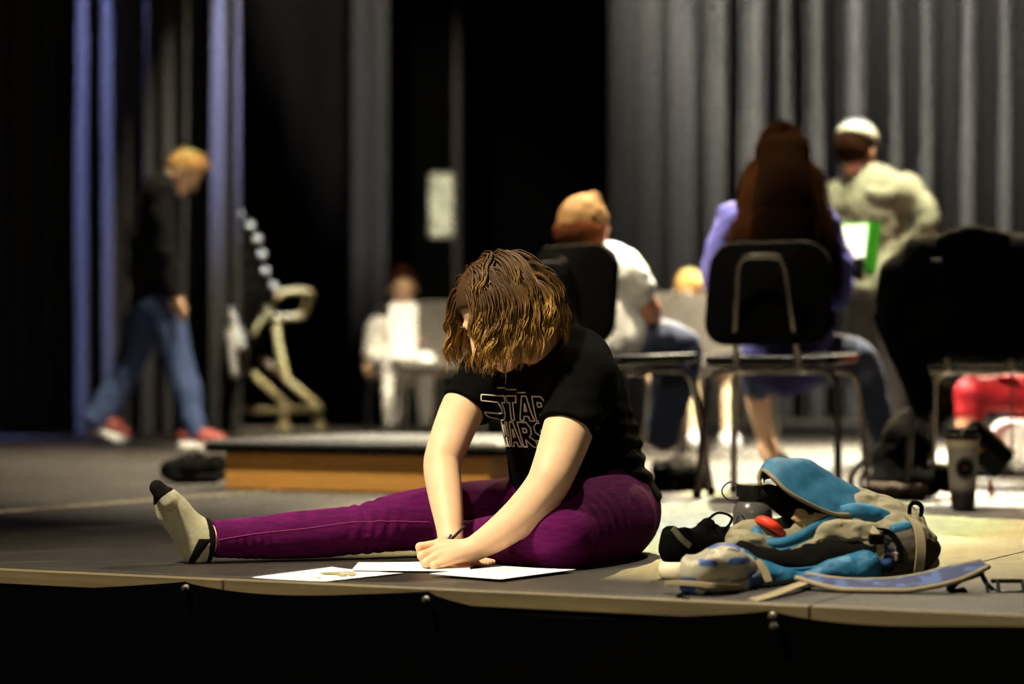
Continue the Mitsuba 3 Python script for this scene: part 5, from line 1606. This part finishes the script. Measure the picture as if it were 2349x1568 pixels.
put('loop', tube([o + [-.030, -.01, .162], o + [-.050, -.012, .170], o + [-.066, -.014, .160], o + [-.070, -.014, .146], o + [-.058, -.012, .132], o + [-.033, -.010, .130]], .0016, 8, 8), 'loop_mat', wb)
put('mark', tube([o + [-.030 + .011 * math.cos(a), -.0335 - .004 * abs(math.cos(a)) + (.006 if math.cos(a) < 0 else -.004), .070 + .026 * math.sin(a)] for a in np.linspace(-.6, 3.6, 14)], .0009, 6), 'black_mat', wb)

# ---------------------------------------------------------------- tumbler
tm = thing('tumbler', 'tall tapered drink tumbler with a round dark emblem under the right-hand chair', 'tumbler')
o = floor_pt(2208, 7.38)


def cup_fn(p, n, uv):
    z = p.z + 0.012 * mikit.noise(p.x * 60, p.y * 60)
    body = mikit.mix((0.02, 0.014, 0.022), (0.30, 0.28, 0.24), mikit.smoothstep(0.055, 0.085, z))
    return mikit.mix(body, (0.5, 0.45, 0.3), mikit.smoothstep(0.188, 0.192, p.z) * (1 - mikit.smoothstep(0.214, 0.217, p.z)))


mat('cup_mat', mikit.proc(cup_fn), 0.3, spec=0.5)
rz_ = lambda z: .034 + (.050 - .034) * z / .215  # noqa: E731
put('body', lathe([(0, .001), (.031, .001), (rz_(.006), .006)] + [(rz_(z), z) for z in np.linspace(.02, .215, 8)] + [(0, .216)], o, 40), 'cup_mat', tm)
put('lid', lathe([(0, .214), (.0525, .214), (.0545, .217), (.0545, .226), (.052, .230), (.047, .232), (.045, .247), (.040, .249), (0, .2495)], o, 40), 'black_gloss_mat', tm)
em, dots, zc = [], [], .128


def on_cup(x, z, off):
    a = x / rz_(z)
    r = rz_(z) + off
    return o + np.array([r * math.sin(a), -r * math.cos(a), z])


n_ = 28
ringv = [[on_cup(k * .032 * math.cos(a), zc + k * .035 * math.sin(a), .0008) for a in np.arange(n_) * 2 * np.pi / n_] for k in (1.0, .66, .33, .02)]
v = np.array(ringv).reshape(-1, 3)
F_ = []
for i in range(3):
    for j in range(n_):
        a, b = i * n_ + j, i * n_ + (j + 1) % n_
        F_ += [[a, b, b + n_], [a, b + n_, a + n_]]
put('emblem', trimesh.Trimesh(v, F_, process=False), 'black_mat', tm, smooth=True)
for a in np.arange(14) * 2 * np.pi / 14:
    q = [on_cup(r * math.cos(a), zc + 1.08 * r * math.sin(a), .0016) for r in (.0235, .0285)]
    dots.append(tube(q, .0017, 6))
mat('emblem_mat', lin(150, 145, 140), 0.6)
put('emblem_ring', join(*dots), 'emblem_mat', tm, smooth=30)
mat('emblem_red_mat', lin(110, 60, 62), 0.6)
put('emblem_centre', join(*[tube([on_cup(-.010, zc + .006 * i, .0016), on_cup(.002, zc + .006 * i + .002, .0016), on_cup(.010, zc + .006 * i, .0016)], .0010, 6) for i in (-1, 0, 1)]), 'emblem_red_mat', tm, smooth=30)

# ---------------------------------------------------------------- small black handbag hung from the chair by its chain
pb = thing('handbag', 'small black handbag with a gold clasp and chain hung tilted from the right-hand chair', 'handbag')
cc = P(2258, 1027, 7.56)
ax = np.array([.715, -.02, -.70])
R = frame(ax, (0, 1, 0))
bag = bevel_box(.166, .050, .098, .010)
put('body', xf(bag, R, cc), 'black_mat', pb)
put('flap', xf(bevel_box(.168, .008, .060, .003), R, cc + R @ np.array([0, -.029, -.02 if R[2, 2] > 0 else .02]) * [1, 1, 1]), 'black_gloss_mat', pb)
mat('gold_mat', [0.75, 0.48, 0.14], 0.3, metal=1.0)
put('clasp', xf(lathe([(0, 0), (.011, 0), (.011, .004), (.008, .007), (0, .008)], n=20), frame((1, 0, 0), (0, 0, 1)), P(2250, 1030, 7.522)), 'gold_mat', pb)
put('zip', tube([cc + R @ np.array([-.075, -.024, .049]), cc + R @ np.array([.078, -.024, .049])], .0030, 8), 'gold_mat', pb)
ctop, cbot = P(2321, 832, 7.62), P(2321, 1036, 7.57)
nl = 22
for i in range(nl):
    q = ctop + (cbot - ctop) * (i + .5) / nl
    a = np.linspace(0, 2 * np.pi, 13)[:-1]
    s_ = np.array([1, 0.2, 0]) if i % 2 else np.array([0.25, 1, 0])
    put('chain_link', tube([q + s_ * .0052 * math.cos(x) + np.array([0, 0, 1]) * .0082 * math.sin(x) for x in a], .0014, 6, closed=True), 'steel_mat', pb)
mat('tassel_mat', lin(215, 60, 70), 0.7)
tt = P(2270, 1090, 7.53)
put('tassel', join(tube([tt, tt + [.002, 0, -.014]], .0018, 6), *[tube([tt + [.002, 0, -.012], tt + [.006 + .010 * math.cos(i), .008 * math.sin(i), -.062 - .004 * (i % 3)]], [.003, .0022, .0012], 5, 3) for i in range(9)]), 'tassel_mat', pb, smooth=30)

# ---------------------------------------------------------------- jacket over the right-hand chair
jk = thing('jacket', 'black jacket draped over the back of the right-hand chair', 'jacket')
jo, jR = floor_pt(2272, 8.10), Rz(-21)
jw = lambda x, y, z: jo + jR @ np.array([x, y, z])  # noqa: E731
S = Solid(.05)
for z, hw, r in ((.800, .165, .068), (.72, .215, .070), (.62, .225, .075), (.53, .215, .070)):
    S.cone(jw(-hw, -.27 + (.80 - z) * .14, z), jw(hw, -.27 + (.80 - z) * .14, z), r, r)
S.chain([jw(-.25, -.28, .74), jw(-.285, -.25, .62), jw(-.262, -.20, .50), jw(-.215, -.17, .40), jw(-.20, -.16, .31)], [.050, .056, .052, .048, .040])
put('body', S.mesh(.008, disp=folds(.08, .020, (1, 1, .5), 81)), 'black_cloth_mat', jk, smooth=True)
S = Solid(.02)
S.chain([jw(-.10, -.32, .845), jw(0, -.335, .868), jw(.10, -.32, .845)], [.022, .026, .022])
put('collar', S.mesh(.006, disp=folds(.04, .008, seed=82)), 'black_cloth_mat', jk, smooth=True)
mat('tag_mat', lin(90, 85, 85), 0.6)
put('label_patch', bevel_box(.034, .006, .012, .002, at=P(2148, 597, 7.735), yaw=-21), 'tag_mat', jk)

# ---------------------------------------------------------------- black rucksack beside the chair legs
rk = thing('rucksack', 'full black rucksack standing on the deck left of the right-hand chair leg', 'backpack')
S = Solid(.04)
S.chain(*PR((2062, 1098, 8.12, .090), (2068, 1030, 8.14, .088), (2080, 985, 8.15, .064), (2088, 960, 8.15, .040)))
S.cone(P(2020, 1110, 8.06), P(2130, 1112, 8.04), .045, .045)
put('body', S.mesh(.008, cuts=[((0, 0, -1), (0, 0, .001))], disp=folds(.09, .02, seed=83)), 'black_cloth_mat', rk, smooth=True)
S = Solid(.03)
S.chain(*PR((2128, 1095, 8.06, .036), (2160, 1090, 8.10, .044), (2176, 1105, 8.10, .036)))
put('side_pocket', S.mesh(.008, cuts=[((0, 0, -1), (0, 0, .001))], disp=folds(.06, .02, seed=84)), 'black_cloth_mat', rk, smooth=True)
mat('brown_panel_mat', lin(60, 46, 34), 0.8)
S = Solid(.02)
S.chain(*PR((2000, 1118, 7.99, .018), (2060, 1124, 7.965, .022), (2120, 1122, 7.975, .020)))
put('base_panel', S.mesh(.006, cuts=[((0, 0, -1), (0, 0, .001))], disp=folds(.05, .012, seed=85)), 'brown_panel_mat', rk, smooth=True)
put('strap', strap([P(2002, 1045, 8.05), P(1972, 1066, 8.02), P(1952, 1095, 8.00), P(1958, 1122, 7.98), P(1988, 1138, 7.96)], .018, .004, up=(-.5, -.6, .3)), 'black_cloth_mat', rk)
put('strap', strap([P(2004, 1060, 8.04), P(1984, 1082, 8.0), P(1974, 1104, 7.98), P(1984, 1126, 7.96), P(2010, 1140, 7.95)], .014, .004, up=(-.5, -.6, .3)), 'black_cloth_mat', rk)

# ---------------------------------------------------------------- green folder held by the long-haired woman
gf = thing('folder', 'bright green folder holding white pages, held up by the long-haired woman', 'folder')
mat('green_mat', lin(75, 200, 35), 0.6)


def slab(q, d, t=.004):
    a = [P(u, v, dd) for (u, v), dd in zip(q, d)]
    n = np.cross(a[1] - a[0], a[3] - a[0])
    n = n / np.linalg.norm(n) * t
    v = np.array(a + [x + n for x in a])
    return trimesh.convex.convex_hull(v)


put('page', slab([(1908, 517), (1992, 513), (1984, 606), (1912, 608)], (8.93, 8.93, 8.88, 8.88)), 'paper_mat2', gf, smooth=False)
put('cover', slab([(1994, 509), (2022, 507), (2008, 627), (1986, 632)], (8.925, 8.95, 8.90, 8.88), .006), 'green_mat', gf, smooth=False)
put('back_cover', slab([(1900, 514), (1996, 510), (1988, 612), (1904, 614)], (8.945, 8.945, 8.90, 8.90), .004), 'green_mat', gf, smooth=False)
put('pocket', slab([(1936, 596), (1984, 590), (1980, 640), (1944, 636)], (8.87, 8.87, 8.85, 8.85), .010), 'black_mat', gf, smooth=False)

# ---------------------------------------------------------------- chair cart with its stack, far left
D = 17.3
ct = thing('chair_cart', 'tubular steel cart on casters beside the dark curtain, carrying stacked chairs', 'cart')
mat('cart_mat', lin(168, 155, 118), 0.45, metal=0.35)


def cart_tube(name, *q, r=.020):
    put(name, tube([P(u, v, D + dz) for u, v, dz in q], r, 10, 4 if len(q) > 2 else 0), 'cart_mat', ct)


cart_tube('handle', (600, 735, .0), (632, 684, 0), (660, 668, 0), (712, 671, .1), (704, 700, .2), (688, 724, .25), (605, 726, .2), r=.024)
cart_tube('post', (632, 730, .1), (640, 790, .1), (656, 866, .1), r=.026)
cart_tube('post', (604, 728, 0), (572, 778, 0), (556, 836, 0))
cart_tube('brace', (556, 836, -.05), (664, 932, -.05), r=.024)
cart_tube('brace', (600, 820, .2), (736, 936, .2), r=.024)
cart_tube('base_rail', (530, 938, -.1), (660, 940, -.1), r=.022)
cart_tube('base_rail', (660, 938, -.1), (738, 938, .2), r=.024)
cart_tube('post', (538, 866, -.1), (536, 938, -.1))
for u, dz in ((538, -.1), (652, -.12), (730, .2)):
    b = floor_pt(u, D + dz)
    z1 = P(u, 944, D + dz)[2]
    k = put('caster', xf(lathe([(0, -.014), (.042, -.014), (.050, -.008), (.050, .008), (.042, .014), (0, .014)], n=24), frame((1, 0, 0), (0, 0, 1)), b + [0, 0, .051]), 'cart_mat', ct)
    put('fork', join(bevel_box(.012, .004, .06, .001, at=b + [0, -.020, .075]), bevel_box(.012, .004, .06, .001, at=b + [0, .020, .075]), tube([b + [0, 0, .10], [b[0], b[1], max(z1, .12)]], .014, 8)), 'cart_mat', k)
for i in range(7):
    ku, kv = (625, 607, 599, 589, 573, 549, 536)[i], (657, 623, 585, 550, 520, 493, 462)[i]
    sc_ = thing('stacked_chair', ['lowest', 'second lowest', 'third lowest', 'middle', 'third highest', 'second highest', 'topmost'][i] + ' black chair of the stack on the far left cart, with a painted glint', 'chair', 'chairs stacked on the cart')
    K = P(ku, kv, D - .02)
    back = rounded_plate(.44, .36, .03, .07, bend=.03)
    Rb = frame((.92, .35, .0), (-.33, .9, .28))
    put('backrest', xf(back, Rb, K + np.array([-.225, -.06, -.17])), 'stack_black_mat', sc_)
    seat = rounded_plate(.44, .40, .03, .06)
    Rs = frame((.92, .35, 0), (.05, -.2, .97))
    put('seat', xf(seat, Rs, K + np.array([-.30, -.24, -.38])), 'stack_black_mat', sc_)
    put('frame', tube([K + [-.002, -.01, -.30], K + [-.004, 0, -.12], K + [0, 0, 0], K + [-.08, -.03, .012], K + [-.40, -.14, .012]], .011, 8, 4), 'stack_black_mat', sc_)
    S = Solid(.004).ell(K + [0.012, -.065, 0.006], (.029, .018, .029))  # white ball painted in for a glint of the chrome frame
    put('end_cap', S.mesh(.006), 'white_mat', sc_, smooth=True, label='white ball standing for a glint on the chair frame')
for j, (u0, v0, u1, v1) in enumerate(((541, 708, 562, 796), (536, 756, 546, 832), (541, 800, 549, 860))):
    b = thing('pale_board', ['tallest', 'middle', 'lowest'][j] + ' of three pale boards leaning on the chair cart', 'board', None)
    a, c = P(u0, v0, D - .98 - .03 * j), P(u1, v1, D - .98 - .03 * j)
    put('panel', bevel_box(np.linalg.norm(c - a) + .02, .30, .036, .006, at=(a + c) / 2 + [-.02, 0, 0], R=frame(c - a, (0, 1, 0))), 'white_mat', b)

# ---------------------------------------------------------------- odds and ends at the back
yb = thing('tote_bag', 'yellow and olive bag far back near the grey curtain, right of the dark leggings', 'bag')
o = floor_pt(2132, 18.6)
mat('olive_mat', lin(110, 95, 40), 0.8)
S = Solid(.05)
S.cone(o + [-.06, 0, .14], o + [.06, 0, .14], .13, .13)
S.cone(o + [-.06, 0, .30], o + [.06, 0, .30], .11, .11)
put('body', S.mesh(.012, cuts=[((0, 0, -1), (0, 0, .001))], disp=folds(.1, .03, seed=91)), 'olive_mat', yb, smooth=True)
S = Solid(.04)
S.cone(o + [-.09, -.04, .34], o + [-.07, -.04, .54], .07, .05)
S.cone(o + [-.05, -.12, .22], o + [.04, -.12, .22], .05, .05)
put('flap', S.mesh(.012, disp=folds(.08, .02, seed=92)), 'yellow_mat', yb, smooth=True)
cb = put('floor_cable', tube([floor_pt(2236, 8.66) + [0, 0, .006], floor_pt(2290, 8.60) + [0, 0, .006], floor_pt(2352, 8.58) + [0, 0, .006], floor_pt(2440, 8.64) + [0, 0, .006]], .006, 8, 6), 'black_mat', smooth=True)
tag(cb, 'thin black cable on the bright deck right of the tumbler', 'cable')
